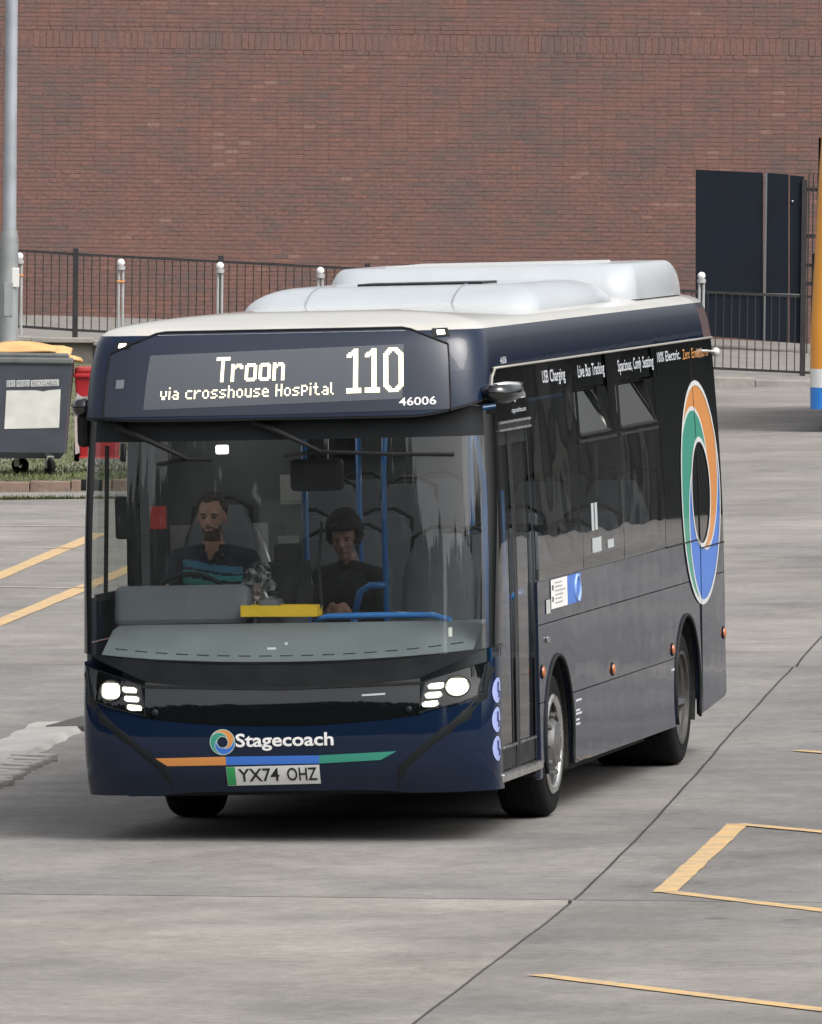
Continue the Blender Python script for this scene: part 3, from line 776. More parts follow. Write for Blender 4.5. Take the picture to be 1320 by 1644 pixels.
# nose, from the bottom up
zone('bumper', -A, A, lambda x: .268 + .02 * max(0, 1 - (abs(x) / .7) ** 6), lambda x: grille_b(x) if abs(x) < .78 else grille_b(.78) + (abs(x) - .78) * .78, M_NAVY, n=64, nz=12)
zone('grille_panel', -.775, .775, grille_b, nose_t, M_BLACKG, off=.001, n=32, nz=10)
zone('nose_band', -A, A, lambda x: nose_t(x) if abs(x) < .76 else nose_t(.76) + (abs(x) - .76) * .42, lambda x: ws_b(x) + .004, M_SATIN, n=48, nz=6, off=.002)
fpoly('grille_lip', [(-.79, .872), (0, .853), (0, .868), (-.79, .888)], M_BLACK, off=.012)
fpoly('grille_lip', [(0, .853), (.79, .872), (.79, .888), (0, .868)], M_BLACK, off=.012)
for s_ in (-1, 1):
    # headlamp cluster
    hl = fpoly('headlight', [(s_ * 1.105, .80), (s_ * .765, .715), (s_ * .795, .885), (s_ * 1.125, .985)], M_BLACKG, off=.006)
    for k, (xx, zz) in enumerate(((.862, .862), (.848, .812), (.832, .764))):
        q = MB(); pts = []
        for i in range(14):
            a = 2 * math.pi * i / 14; pts.append(FP(s_ * (xx + .040 * math.copysign(abs(math.cos(a)) ** .4, math.cos(a))), zz + s_ * 0 + .0135 * math.copysign(abs(math.sin(a)) ** .5, math.sin(a)) + (.05 * .04 * math.cos(a) * 3), yo, .012))
        q.poly(pts); q.build('led_bar', M_LAMP, hl)
    q = MB(); pts = [FP(s_ * (.972 + .048 * math.copysign(abs(math.cos(a)) ** .45, math.cos(a))), .858 + .040 * math.copysign(abs(math.sin(a)) ** .45, math.sin(a)), yo, .016) for a in [2 * math.pi * i / 18 for i in range(18)]]
    q.poly(pts); q.build('main_beam', M_LAMP, hl)
    MB().poly([FP(s_ * (.972 + .064 * math.cos(R(18 * i))), .858 + .056 * math.sin(R(18 * i)), yo, .0105) for i in range(20)]).build('reflector', mat('lamp reflector', (.6, .58, .5), .25, metal=1), hl)
    for xx, zz in ((.862, .862), (.848, .812), (.832, .764)): MB().poly([FP(s_ * (xx + .050 * math.cos(R(24 * i))), zz + .020 * math.sin(R(24 * i)), yo, .0095) for i in range(15)]).build('reflector', MATS['lamp reflector'], hl)
    ring = [FP(s_ * (.972 + .066 * math.cos(a)), .858 + .058 * math.sin(a), yo, .013) for a in [2 * math.pi * i / 20 for i in range(21)]]
    MB().tube(ring, .004, 6).build('reflector_ring', M_SATIN, hl)
    outl = [FP(s_ * x_, z_, yo, .010) for x_, z_ in ((1.12, .985), (.80, .888), (.768, .716), (.98, .765), (1.10, .81), (1.125, .985))]
    MB().tube(outl, .0045, 6).build('bezel', M_STEEL if 0 else M_SATIN, hl)
    # diagonal black blade from the lamp down to the bumper
    C = [(1.135, .96), (1.10, .80), (1.02, .69), (.90, .60), (.77, .50), (.675, .415), (.655, .36)]
    rows = []
    for i, (x_, z_) in enumerate(C):
        wd = .030 - .002 * i
        rows.append([FP(s_ * min(1.165, x_ + wd), z_ - wd * .55, yo, .002), FP(s_ * (x_ + wd * .4), z_ - wd * .2, yo, .007), FP(s_ * (x_ - wd * .5), z_ + wd * .35, yo, .006), FP(s_ * (x_ - wd), z_ + wd * .55, yo, .002)])
    MB().grid(rows).build('bumper_blade', M_SATIN, bus, smooth=True)
    MB().tube([FP(s_ * .652, .40, yo, .002), FP(s_ * .645, .29, yo, .002)], .005, 6).build('bumper_seam', M_BLACK, bus)
    fg = MB(); fg.ball(FP(s_ * .715, .735, yo, .004), (.02, .012, .02)); fg.build('parking_sensor', M_SATIN, bus, smooth=True)
# colour stripe, logo, plate
fpoly('stripe_orange', [(-.655, .437), (-.318, .439), (-.318, .487), (-.722, .481)], M_ORANGE, off=.003)
fpoly('stripe_blue', [(-.318, .439), (.209, .442), (.209, .488), (-.318, .487)], M_BLUE, off=.003)
fpoly('stripe_green', [(.209, .442), (.555, .458), (.645, .505), (.209, .488)], M_GREEN, off=.003)
np_ = fpoly('number_plate', [(-.318, .322), (.210, .329), (.210, .436), (-.318, .430)], M_PLATE, off=.010)
fpoly('green_flash', [(-.316, .324), (-.268, .325), (-.268, .429), (-.316, .428)], M_PLATEG, np_, off=.012)
M_INK = mat('plate ink', (.012, .012, .013), .5)
lettering('registration', 'YX74', M_INK, np_, lambda u, v: FP(-.252 + u * .232, .343 + u * .003 + v * .075, yo, .013), .012)
lettering('registration', 'OHZ', M_INK, np_, lambda u, v: FP(.024 + u * .170, .346 + u * .002 + v * .075, yo, .013), .012)
lettering('operator_name', 'Stagecoach', M_LETTER, bus, lambda u, v: FP(-.258 + u * .553, .516 + u * .004 + v * .098, yo, .004), .022)
def swirl(name, fn, Ro, Ri, parent, outline, start=148.0, T=112.0, wl_=.03):
    """three interleaved crescents; fn(u, v) maps the unit disc to the surface"""
    holder = parent
    def S(t): return Ro if t <= 0 else (Ri if t >= T else Ro + (Ri - Ro) * (t / T))
    for k, m in enumerate((M_ORANGE, M_BLUE, M_GREEN)):
        a0 = start - 120 * k; n = 60; rows = []
        for i in range(n + 1):
            t = (120 + T) * i / n; a = R(a0 - t); r1, r0 = S(t - 120), S(t)
            rows.append([fn(r_ * math.cos(a), r_ * math.sin(a), 0) for r_ in (r0, (r0 + r1) / 2, r1)])
        MB().grid(rows).build(name + '_band', m, holder)
    if outline:
        for k in range(3):
            a0 = start - 120 * k; n = 60; rows = []
            for i in range(n + 1):
                t = T * i / n; a = R(a0 - t); r_ = S(t)
                rows.append([fn((r_ - wl_ * .5) * math.cos(a), (r_ - wl_ * .5) * math.sin(a), 1), fn((r_ + wl_ * .5) * math.cos(a), (r_ + wl_ * .5) * math.sin(a), 1)])
            MB().grid(rows).build(name + '_outline', outline, holder)
        for r_ in (Ro, Ri):
            rows = [[fn((r_ + e) * math.cos(R(6 * i)), (r_ + e) * math.sin(R(6 * i)), 2) for e in (-wl_ * .5, wl_ * .6)] for i in range(61)]
            MB().grid(rows).build(name + '_outline', outline, holder)
lg = empty('logo', parent=bus)
swirl('logo', lambda u, v, l: FP(-.332 + u * .072, .568 + v * .072, yo, .0035 + .0004 * l), .97, .44, lg, mat('logo pale', (.42, .55, .52), .5), wl_=.05)
M_CHROME = mat('badge chrome', (.7, .71, .72), .25, metal=1)
fpoly('maker_badge', [(.455, .812), (.585, .818), (.585, .828), (.455, .822)], M_CHROME, off=.006)

# windscreen with black surround
zone('windscreen', -1.10, 1.135, ws_b, 2.245, G_SCREEN, n=64, nz=24)
for s_ in (-1, 1):
    e = 1.10 if s_ < 0 else 1.135
    zone('corner_pillar', s_ * e, s_ * A, ws_b, 2.35, M_BLACKG, n=10, nz=12, off=.001)
zone('header_band', -e, e, 2.235, 2.40, M_SATIN, n=32, nz=4, off=.001)
# mask line of dashes along the glass foot
for i in range(17):
    x_ = -.95 + i * .118
    fpoly('mask_dash', [(x_, ws_b(x_) + .052), (x_ + .07, ws_b(x_ + .07) + .052), (x_ + .07, ws_b(x_ + .07) + .058), (x_, ws_b(x_) + .058)], M_BLACK, off=.002, sub=1)
# wipers
for pts, blade in (([(-.925, 2.315), (-.80, 2.265), (-.52, 2.135)], [(-.71, 2.112), (-.52, 2.135), (-.39, 2.13)]), ([(-.14, 2.335), (0.0, 2.28), (.24, 2.165)], [(.02, 2.15), (.24, 2.165), (.62, 2.145), (.97, 2.135)])):
    wp = MB().tube([FP(x_, z_, yo, .05) for x_, z_ in pts], [.02, .017, .010], 8).build('wiper', M_BLACK, bus, smooth=True)
    MB().ball(FP(*pts[0], yo, .035), .03).build('spindle', M_BLACK, wp, smooth=True)
    MB().tube([FP(x_, z_, yo, .025) for x_, z_ in blade], .011, 6).build('blade', M_BLACK, wp)

# dome over the windscreen
dome_b = lambda x: 2.36 + .06 * max(0, (x - .75) / .4) ** 2 * (x > .75) + .02 * max(0, (abs(x) - .8) / .4)
zone('front_dome', -A, A, dome_b, 2.6, M_NAVY, f=yd, n=64, nz=8)
zone('dome_lip', -A, A, lambda x: dome_b(x) - .012, lambda x: dome_b(x) + .006, M_BLACK, f=lambda z: yd(z) + .004, n=48, nz=1)
zone('dome_soffit', -1.14, 1.14, lambda x: dome_b(x) - .004, lambda x: dome_b(x) - .002, M_BLACK, f=lambda z: .115 if z % 1 > 2 else .19, n=40, nz=1)
ZK = [2.6, 2.65, 2.7, 2.75, 2.79, 2.825, 2.851, 2.868, 2.885, 2.9, 2.912, 2.92, 2.926, 2.93]
YREAR = 8.46
rear_in = smooth_tab([(2.6, .0), (2.75, .05), (2.83, .09), (2.88, .16), (2.912, .28), (2.93, .6)])
rows = []
TH = [math.pi / 2 * (i / 28) for i in range(-28, 29)]
for z in ZK:
    ring = []
    wv = xs(z); y1 = YREAR - rear_in(z) - .02
    front = []
    for t in TH:
        s_, c = math.sin(t), math.cos(t)
        front.append(Vector((math.copysign(abs(s_) ** (2 / NPL), t) * wv if t else 0, DPL * (1 - max(c, 0) ** (2 / NPL)) + yd(z), z)))
    ys = front[-1].y
    ring += front
    for i in range(1, 25): ring.append(Vector((wv, ys + (y1 - ys) * i / 24, z)))
    for i in range(1, 9): ring.append(Vector((wv - 2 * wv * i / 8, y1, z)))
    for i in range(1, 24): ring.append(Vector((-wv, y1 + (ys - y1) * i / 24, z)))
    rows.append(ring)
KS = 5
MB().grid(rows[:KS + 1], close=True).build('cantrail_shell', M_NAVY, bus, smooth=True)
MB().grid(rows[KS:], close=True).poly(list(rows[-1])).build('roof_skin', M_SKYCREAM, bus, smooth=True, auto=50)
# drip rail
MB().tube([(xs(2.6) + .003, .62 + i * .978, 2.6) for i in range(9)], .007, 6).build('drip_rail', mat('rail grey', (.45, .43, .38), .4, metal=.4), bus, smooth=True)
MB().tube([FP(1.16, 2.44, yd, .004), Vector((xs(2.5) + .006, .45, 2.49)), Vector((xs(2.56) + .004, .52, 2.555)), Vector((xs(2.6) + .003, .64, 2.6))], .008, 6).build('drip_rail', MATS['rail grey'], bus, smooth=True)
# route display
pt_t = lambda x: 2.842 - max(0, (abs(x) - .76)) * .42
pn = zone('display_glass', -1.03, .985, lambda x: 2.378 + .012 * (x > 0) * x, pt_t, mat('display glass black', (.008, .014, .032), .3, coat=1, spec=0, cior=1.7), f=yd, off=.004, n=40, nz=12)
edge = [FP(x_, pt_t(x_), yd, .006) for x_ in [-1.03 + i * .0504 for i in range(41)]]
MB().tube(edge, .007, 6).build('display_gasket', M_BLACK, pn)
MB().tube([FP(-1.03, z_, yd, .006) for z_ in (2.375, 2.55, 2.73)], .006, 6).build('display_gasket', M_BLACK, pn)
MB().tube([FP(.985, z_, yd, .006) for z_ in (2.385, 2.55, 2.745)], .006, 6).build('display_gasket', M_BLACK, pn)
lb = fpoly('led_board', [(-.785, 2.415), (.72, 2.452), (.733, 2.752), (-.775, 2.716)], mat('led board', (.075, .085, .10), .35, coat=.6), pn, f=yd, off=.006, sub=12)
fpoly('sensor_label', [(-.965, 2.535), (-.915, 2.537), (-.915, 2.585), (-.965, 2.583)], mat('sensor grey', (.16, .18, .2), .5), pn, f=yd, off=.006, sub=1)
P_ = .00955
def dots(name, bits, x0, z0, px_=P_, pz=P_, slope=.0125):
    """bits: rows of strings, first row on top; x0, z0 lower left"""
    q = MB(); n = len(bits); h = P_ * .40
    for r_, row in enumerate(bits):
        for c, ch in enumerate(row):
            if ch in '#1':
                x_ = x0 + c * px_; z_ = z0 + (n - 1 - r_) * pz + (x_ - x0) * slope
                hx = px_ * .42; hz = pz * .42
                q.add([FP(x_ - hx, z_ - hz, yd, .009), FP(x_ + hx, z_ - hz, yd, .009), FP(x_ + hx, z_ + hz, yd, .009), FP(x_ - hx, z_ + hz, yd, .009)], [(0, 1, 2, 3)])
    return q.build(name, M_LED, lb) if q.f else None
def word(glyphs, x0, z0, px_, pz, slope=.0125):
    c = 0
    for g_ in glyphs:
        dots('led_character', g_, x0 + c * px_, z0 + c * px_ * slope, px_, pz, slope); c += len(g_[0]) + 1
def hcat(gl_, gap_=1):
    n = len(gl_[0]); return [('0' * gap_).join(g_[i] for g_ in gl_) for i in range(n)]
T_ = ['########'] * 2 + ['00011000'] * 12
r__ = ['0000000'] * 4 + ['1101110', '1111111', '1110011', '1100000'] + ['1100000'] * 6
o__ = ['0000000'] * 4 + ['0111110', '1111111'] + ['1100011'] * 6 + ['1111111', '0111110']
n__ = ['0000000'] * 4 + ['1101110', '1111111', '1110011'] + ['1100011'] * 7
word([T_, r__, o__, o__, n__], -.366, 2.566, .0102, .0099)
G7 = {'v': '0000 0000 1001 1001 1001 0110 0110', 'i': '1 0 1 1 1 1 1', 'a': '0000 0000 0110 0001 0111 1001 0111', 'c': '0000 0000 0111 1000 1000 1000 0111', 'r': '0000 0000 1011 1100 1000 1000 1000',
      'o': '0000 0000 0110 1001 1001 1001 0110', 's': '0000 0000 0111 1000 0110 0001 1110', 'h': '1000 1000 1110 1001 1001 1001 1001', 'u': '0000 0000 1001 1001 1001 1001 0111', 'e': '0000 0000 0110 1001 1111 1000 0111',
      'H': '1001 1001 1001 1111 1001 1001 1001', 'p': '0000 1110 1001 1001 1110 1000 1000', 't': '0100 0100 1110 0100 0100 0100 0011', 'l': '10 10 10 10 10 10 01', ' ': '00 00 00 00 00 00 00'}
word([G7[c].split() for c in 'via crosshouse Hospital'], -.684, 2.474, .00995, .0098)
one = ['0000111000', '0001111000', '0111111000', '1111111000', '1110111000'] + ['0000111000'] * 17 + ['1111111110'] * 3
zer = ['000111111000', '001111111100', '011110011110', '111100001111'] + ['111000000111'] * 17 + ['111100001111', '011110011110', '001111111100', '000111111000']
word([one, one, zer], .404, 2.491, .0097, .0098, .012)
lettering('fleet_number', '46006', M_LETTER, pn, lambda u, v: FP(.700 + u * .208, 2.412 + u * .004 + v * .046, yd, .008), .012)
for x_, z_ in ((-.965, 2.772), (.952, 2.812)):
    mk = fpoly('marker_lamp', [(x_ - .05, z_ - .025), (x_ + .05, z_ - .02), (x_ + .045, z_ + .024), (x_ - .045, z_ + .022)], M_BLACK, f=yd, off=.006, sub=2)
    fpoly('marker_lens', [(x_ - .022, z_ - .012), (x_ + .022, z_ - .010), (x_ + .022, z_ + .013), (x_ - .022, z_ + .012)], M_MARK, mk, f=yd, off=.011, sub=1)
# camera pods on the front corners
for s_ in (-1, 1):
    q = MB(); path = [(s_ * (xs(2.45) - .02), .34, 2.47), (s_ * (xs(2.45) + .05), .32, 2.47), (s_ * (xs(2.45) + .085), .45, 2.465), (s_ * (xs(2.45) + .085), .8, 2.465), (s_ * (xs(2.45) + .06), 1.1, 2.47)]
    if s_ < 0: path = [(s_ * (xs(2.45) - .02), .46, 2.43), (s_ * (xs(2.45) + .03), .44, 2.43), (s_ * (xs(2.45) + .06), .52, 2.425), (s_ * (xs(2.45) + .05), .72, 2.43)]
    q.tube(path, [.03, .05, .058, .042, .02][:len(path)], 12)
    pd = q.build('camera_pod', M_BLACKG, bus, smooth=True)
    MB().tube([(a_, b_, c_ + .028) for a_, b_, c_ in path[1:]], [.026, .036, .026, .01][:len(path) - 1], 10).build('pod_sky_glint', mat('pod pale', (.5, .5, .48), .35, coat=1), pd, smooth=True)  # pale strip painting the sky highlight on top of the black pod
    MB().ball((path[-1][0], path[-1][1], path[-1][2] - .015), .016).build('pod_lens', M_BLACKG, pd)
q = MB().box((-1.185, .52, 2.30), (.07, .14, .19)).build('mirror_housing', M_BLACK, bus, bevel=.03)

# ------------------------------------------------------------------ near side (doors)
def SP(y, z, off=0, s=1): return Vector((s * (xs(z) + off), y, z))
def sgrid(name, y0, y1, z0, z1, m, parent=bus, off=0, s=1, ny=6, nz=6, sk=0):
    """panel following the flank; y0 may be a function of z"""
    fy0 = y0 if callable(y0) else (lambda z: y0); fy1 = y1 if callable(y1) else (lambda z: y1)
    rows = [[SP(fy0(z) + (fy1(z) - fy0(z)) * i / ny, z, off, s) for i in range(ny + 1)] for z in [z0 + (z1 - z0) * k / nz for k in range(nz + 1)]]
    return MB().grid(rows).build(name, m, parent, smooth=True)
YF, YR, RA, ZA = 2.23, 6.92, .475, .44
def arch(yc, a0, a1, n=22): return [(yc + RA * math.cos(R(a0 + (a1 - a0) * i / n)), ZA + RA * math.sin(R(a0 + (a1 - a0) * i / n))) for i in range(n + 1)]
SEAM = .67
aS = math.degrees(math.asin((SEAM - ZA) / RA))
def side_poly(name, pts, s, m=M_SIDE):
    return MB().prism([(s * (xs(.8)), y, z) for y, z in pts], (-s * .025, 0, 0)).build(name, m, bus)
for s in (1, -1):
    yfront = 1.605 if s > 0 else .40
    side_poly('waist_panel', [(yfront, 1.116), (7.495, 1.116), (7.495, 1.358), (yfront, 1.358)], s)
    side_poly('waist_panel', [(7.505, 1.116), (8.46, 1.116), (8.46, 1.30), (7.505, 1.30)], s)
    pts = [(yfront, SEAM + .003)] + [(YF - RA * math.cos(R(aS)), SEAM + .003)] + [p for p in arch(YF, 180 - aS, aS) if p[1] > SEAM + .004] + [(YF + RA * math.cos(R(aS)), SEAM + .003)] + [(YR - RA * math.cos(R(aS)), SEAM + .003)] + [p for p in arch(YR, 180 - aS, 0) if p[1] > SEAM + .004 or p[0] > YR] + [(YR + RA + .004, .27), (7.495, .275), (7.495, 1.110), (yfront, 1.110)]
    side_poly('flank_panel', pts, s)
    pts = [p for p in arch(YF, 0, aS, 10)][::-1]
    skirt = [(YF + RA, .262), (YR - RA, .252)] + [p for p in arch(YR, 180, 180 - aS, 8) if p[1] < SEAM] + [(YR - RA * math.cos(R(aS)), SEAM - .003), (YF + RA * math.cos(R(aS)), SEAM - .003)] + [p for p in arch(YF, aS, 0, 8) if p[1] < SEAM]
    side_poly('skirt_panel', skirt, s)
    side_poly('rear_flank', [(7.505, .276), (8.40, .33), (8.46, .36), (8.46, 1.110), (7.505, 1.110)], s)
    side_poly('front_flank', [(yfront, .33 if s > 0 else .27), (YF - RA - .004, .33 if s > 0 else .27)] + [p for p in arch(YF, 180, 180 - aS, 8) if p[1] < SEAM] + [(YF - RA * math.cos(R(aS)), SEAM - .003), (yfront, SEAM - .003)], s)
    for yc in (YF, YR):
        lip = [Vector((s * (xs(.8) + .002), y, z)) for y, z in arch(yc, -22, 202, 30)]
        MB().tube(lip, .012, 6).build('arch_trim', M_BLACK, bus, smooth=True)
        rows = [[(s * (xs(.8) - .03), y, z) for y, z in arch(yc, -25, 205, 20)], [(s * .72, y, z) for y, z in arch(yc, -25, 205, 20)]]
        MB().grid(rows).poly([(s * .72, y, z) for y, z in arch(yc, -25, 205, 20)]).build('wheel_well', M_UNDER, bus)
    # glazing
    panes = [(1.66, 3.165), (3.185, 4.625), (4.645, 6.175)] if s > 0 else [(1.95, 3.165), (3.185, 4.625), (4.645, 6.175)]
    for a, b_ in panes:
        hop = a > 3 and s > 0
        wp_ = sgrid('window_pane', a, b_, 1.362, 2.12 if hop else 2.592, G_SIDE, s=s, nz=10)
        if hop:      # top vent tipped in on its lower edge
            h0, h1 = a + .10, b_ - .28 if a < 4 else b_ - .12
            zt2 = 2.40; pts = [SP(h0, 2.14, -.004, s), SP(h1, 2.14, -.004, s), SP(h1, zt2, -.075, s), SP(h0, zt2, -.075, s)]
            hp_ = MB().add(pts, [(0, 1, 2, 3)]).build('hopper_vent', G_SIDE, wp_)
            MB().tube(pts + pts[:1], .011, 6).build('hopper_frame', M_BLACK, hp_)
            sgrid('vent_surround', a + .002, h0 - .005, 2.12, 2.592, M_BLACKG, wp_, s=s, nz=4); sgrid('vent_surround', h1 + .005, b_ - .002, 2.12, 2.592, M_BLACKG, wp_, s=s, nz=4)
        for e0, e1 in ((a, a + .035), (b_ - .035, b_)): MB().grid([[SP(e0, z_, -.02, s), SP(e1, z_, -.02, s)] for z_ in (1.37, 1.8, 2.2, 2.58)]).build('pillar_mask', M_BLACK, wp_)
        if a > 1.7 or s < 0:
            MB().tube([SP(a + .06, 2.10, -.01, s), SP(b_ - .06, 2.10, -.01, s)], .014, 6).build('hopper_bar', M_BLACK, wp_)
        sgrid('head_mask', a + .002, b_ - .002, 2.415, 2.594, M_BLACKG, wp_, off=-.012, s=s, nz=2)
        sgrid('foot_mask', a + .002, b_ - .002, 1.364, 1.43, M_BLACKG, wp_, off=-.012, s=s, nz=2)
    sgrid('black_panel', 6.19, 7.495, 1.362, 2.592, M_BLACKG, s=s, nz=10)
    sgrid('black_panel', 7.505, lambda z: 8.46 - .035 * max(0, z - 1.4), 1.305, 2.592, M_BLACKG, s=s, nz=10)
# doorway: header, two leaves
yfe = lambda z: DPL + yo(z) + .012
sgrid('door_header', yfe, 1.65, 2.30, 2.592, M_BLACKG, nz=4)
MB().box((xs(2.27) - .012, 1.10, 2.275), (.03, 1.06, .05)).build('door_track', M_SATIN, bus)
for z_ in (2.292, 2.25): MB().tube([SP(yfe(z_) + .02, z_, .008), SP(1.60, z_, .008)], .007, 6).build('door_track_edge', M_STEEL, bus)
def leaf(y0, y1):
    d = empty('door_leaf', parent=bus)
    zb_, zt_ = .36, 2.245
    gl_ = sgrid('glass', lambda z: y0(z) + .05, lambda z: y1(z) - .045, .47, 2.17, G_DOOR, d, off=-.03, nz=10, ny=3)
    for f0, f1 in ((lambda z: y0(z), lambda z: y0(z) + .055), (lambda z: y1(z) - .055, lambda z: y1(z))):
        sgrid('stile', f0, f1, zb_, zt_, M_SATIN, d, off=-.016, nz=10, ny=2)
    sgrid('top_rail', lambda z: y0(z) + .05, lambda z: y1(z) - .05, 2.165, zt_, M_SATIN, d, off=-.02, ny=2, nz=2)
    sgrid('bottom_rail', lambda z: y0(z) + .05, lambda z: y1(z) - .05, zb_, .475, M_SATIN, d, off=-.02, ny=2, nz=2)
    MB().tube([SP(y0(.48) + .05, .485, -.016), SP(y1(.48) - .05, .485, -.016)], .008, 6).build('glazing_bar', M_STEEL, d)
    MB().tube([SP((y0(1) + .12), .75, -.09), SP(y0(1) + .12, 1.9, -.10)], .016, 8).build('grab_rail', M_RAIL, d, smooth=True)
    return d
leaf(lambda z: yfe(z) + .005, lambda z: .985)
leaf(lambda z: .995, lambda z: 1.60)
q = MB().box((xs(.33) - .02, 1.0, .325), (.07, 1.26, .05)).build('door_sill', M_STEEL, bus, bevel=.012)
MB().box((xs(.3) - .025, 1.655, .30), (.05, .10, .13)).build('sill_bracket', M_SIDE, bus, bevel=.02)
MB().box((xs(1.0) + .004, 1.88, 1.02), (.02, .07, .035)).build('door_button', M_STEEL, bus, bevel=.008)
# side lamps
for y, z in ((1.70, .845), (4.11, .73), (6.34, .73), (8.38, .73)):
    q = MB().lathe([(0, .033), (.012, .031), (.018, .02), (.019, 0)], (xs(z), y, z), 'x', 16).build('side_marker', M_AMBER, bus, smooth=True)
    MB().tube([(xs(z) + .004, y + .037 * math.cos(R(24 * i)), z + .037 * math.sin(R(24 * i))) for i in range(16)], .004, 5, cap=False).build('bezel', M_BLACK, q)
# lettering on the flank
def side_text(s_, y0, y1, z0, z1, m, bold=.01, off=.004):
    ws_ = s_.split(' '); tot = sum(len(w_) for w_ in ws_) + len(ws_) - 1; c = 0
    for w_ in ws_:
        a, b_ = y0 + (y1 - y0) * c / tot, y0 + (y1 - y0) * (c + len(w_)) / tot; c += len(w_) + 1
        dsc = any(ch in 'gpqy,' for ch in w_); zl = z0 if dsc else z0 + .22 * (z1 - z0)
        lettering('slogan', w_, m, bus, lambda u, v: SP(a + u * (b_ - a), zl + v * (z1 - zl), off), bold)
M_SLOG = mat('slogan white', (.55, .58, .62), .5)
side_text('USB Charging', 2.13, 2.90, 2.455, 2.548, M_SLOG)
side_text('Live Bus Tracking', 3.34, 4.27, 2.455, 2.548, M_SLOG)
side_text('Spacious, Comfy Seating', 4.76, 6.08, 2.452, 2.545, M_SLOG)
side_text('100% Electric.', 6.24, 7.13, 2.475, 2.555, M_SLOG)
side_text('Zero Emissions', 7.22, 8.22, 2.470, 2.550, mat('slogan orange', (.50, .22, .05), .5))
lettering('fleet_number', '46006', M_SLOG, bus, lambda u, v: Vector((xs(2.64) + .006, .82 + u * .2, 2.618 + v * .04)), .01)
lettering('operator_name', 'Stagecoach', M_SLOG, bus, lambda u, v: SP(1.02 + u * .50, 2.395 + v * .07, .004), .01)
lettering('slogan', 'stagecoachbus.com', M_SLOG, bus, lambda u, v: SP(1.05 + u * .46, 2.33 + v * .035, .004), .005)
# big swirl
sw = empty('livery_swirl', parent=bus)
swirl('swirl', lambda u, v, l: SP(7.585 + u * .775, 1.648 + v * .705, .003 + .0012 * l), .97, .47, sw, mat('swirl outline', (.55, .57, .56), .5), wl_=.04)
MB().tube([SP(7.5, z_, .004) for z_ in (.30, .9, 1.3, 1.7, 2.1, 2.58)], .0035, 5).build('panel_seam', M_BLACK, bus)
MB().tube([SP(y_, 1.303 + (y_ < 7.5) * .057, .004) for y_ in (6.2, 6.8, 7.4, 7.51, 8.0, 8.45)], .005, 5).build('panel_seam', M_BLACK, bus)
# notices and badges
def side_rect(name, y0, y1, z0, z1, m, parent=bus, off=.003): return sgrid(name, y0, y1, z0, z1, m, parent, off=off, ny=2, nz=2)
nt_ = side_rect('notice_white', 2.03, 2.58, 1.185, 1.352, M_PAPER)
side_rect('notice_blue', 2.583, 3.05, 1.185, 1.352, M_BLUE)
for k in range(6): side_rect('print_line', 2.16, 2.16 + .36 * random.uniform(.6, 1), 1.212 + k * .023, 1.219 + k * .023, mat('print grey', (.3, .3, .29), .7), nt_, off=.0045)
for z0 in (1.225, 1.29): side_rect('pictogram', 2.06, 2.11, z0, z0 + .03, mat('print dark', (.08, .08, .08), .7), nt_, off=.0045)
MB().tube([SP(2.93 + .085 * math.cos(R(20 * i)), 1.268 + .074 * math.sin(R(20 * i)), .005) for i in range(19)], .008, 5, cap=False).build('notice_ring', mat('pale blue', (.3, .42, .72), .5), bus)
side_rect('ticket_notice', 1.86, 2.0, 1.165, 1.245, mat('pale notice', (.42, .44, .42), .6))
for y0, y1, z0, z1 in ((3.48, 3.57, 1.575, 1.735), (3.60, 3.69, 1.575, 1.735), (3.48, 3.80, 1.445, 1.53), (4.02, 4.24, 1.45, 1.50)):
    side_rect('window_sticker', y0, y1, z0, z1, mat('sticker pale', (.42, .46, .47), .5))
for y, z, l_ in ((2.80, .612, .20), (2.80, .555, .14), (2.80, .535, .20), (2.80, .50, .12), (2.80, .475, .14), (6.28, .60, .12)):
    side_rect('legal_lettering', y, y + l_, z, z + .012, M_SLOG)
# three round access badges by the front corner
for z in (.822, .66, .50):
    def cp(y_, z_, off): x_ = A * (1 - (1 - y_ / DPL) ** NPL) ** (1 / NPL); return Vector(((x_ + off) * xs(z_) / A, y_ + yo(z_) - off * .6, z_))
    bd = MB().grid([[cp(.25 + .06 * r_ * math.cos(R(20 * i)), z + .074 * r_ * math.sin(R(20 * i)), .003) for i in range(18)] for r_ in (.02, .35, .7, .95)], close=True).build('access_badge', M_BADGE, bus, smooth=True)
    MB().tube([cp(.25 + .016 * a_, z + b_, .006) for a_, b_ in ((0, .045), (0, .0), (1.2, -.01), (1.0, -.04))], .006, 5).build('pictogram', mat('badge ink', (.06, .08, .2), .5), bd)

# rear, underframe
zr = [.34, .6, 1.0, 1.5, 2.0, 2.4, 2.6]
MB().grid([[(x_ * xs(z) / 1.18, 8.462 - .035 * max(0, z - 1.4) + .0 * x_, z) for x_ in (-1.18, -.6, 0, .6, 1.18)] for z in zr]).build('rear_panel', M_NAVY, bus, smooth=True)
MB().box((0, 4.3, .30), (1.9, 7.9, .10)).build('chassis', M_UNDER, bus)
MB().box((0, 4.55, .24), (2.0, 3.5, .13)).build('underbody_light_block', M_UNDER, bus)  # added to keep sky light off the ground underneath
MB().box((0, 1.1, .28), (1.5, 1.0, .06)).build('axle_tray', M_UNDER, bus)
for yc in (YF, YR): MB().tube([(-.95, yc, .42), (.95, yc, .42)], .07, 10).build('axle', M_UNDER, bus)
# rear camera pod
MB().ball((xs(2.5) + .05, 8.25, 2.51), (.03, .05, .03)).tube([(xs(2.52), 8.0, 2.525), (xs(2.5) + .05, 8.22, 2.515)], .008, 6).build('rear_camera', MATS['pod pale'], bus, smooth=True)

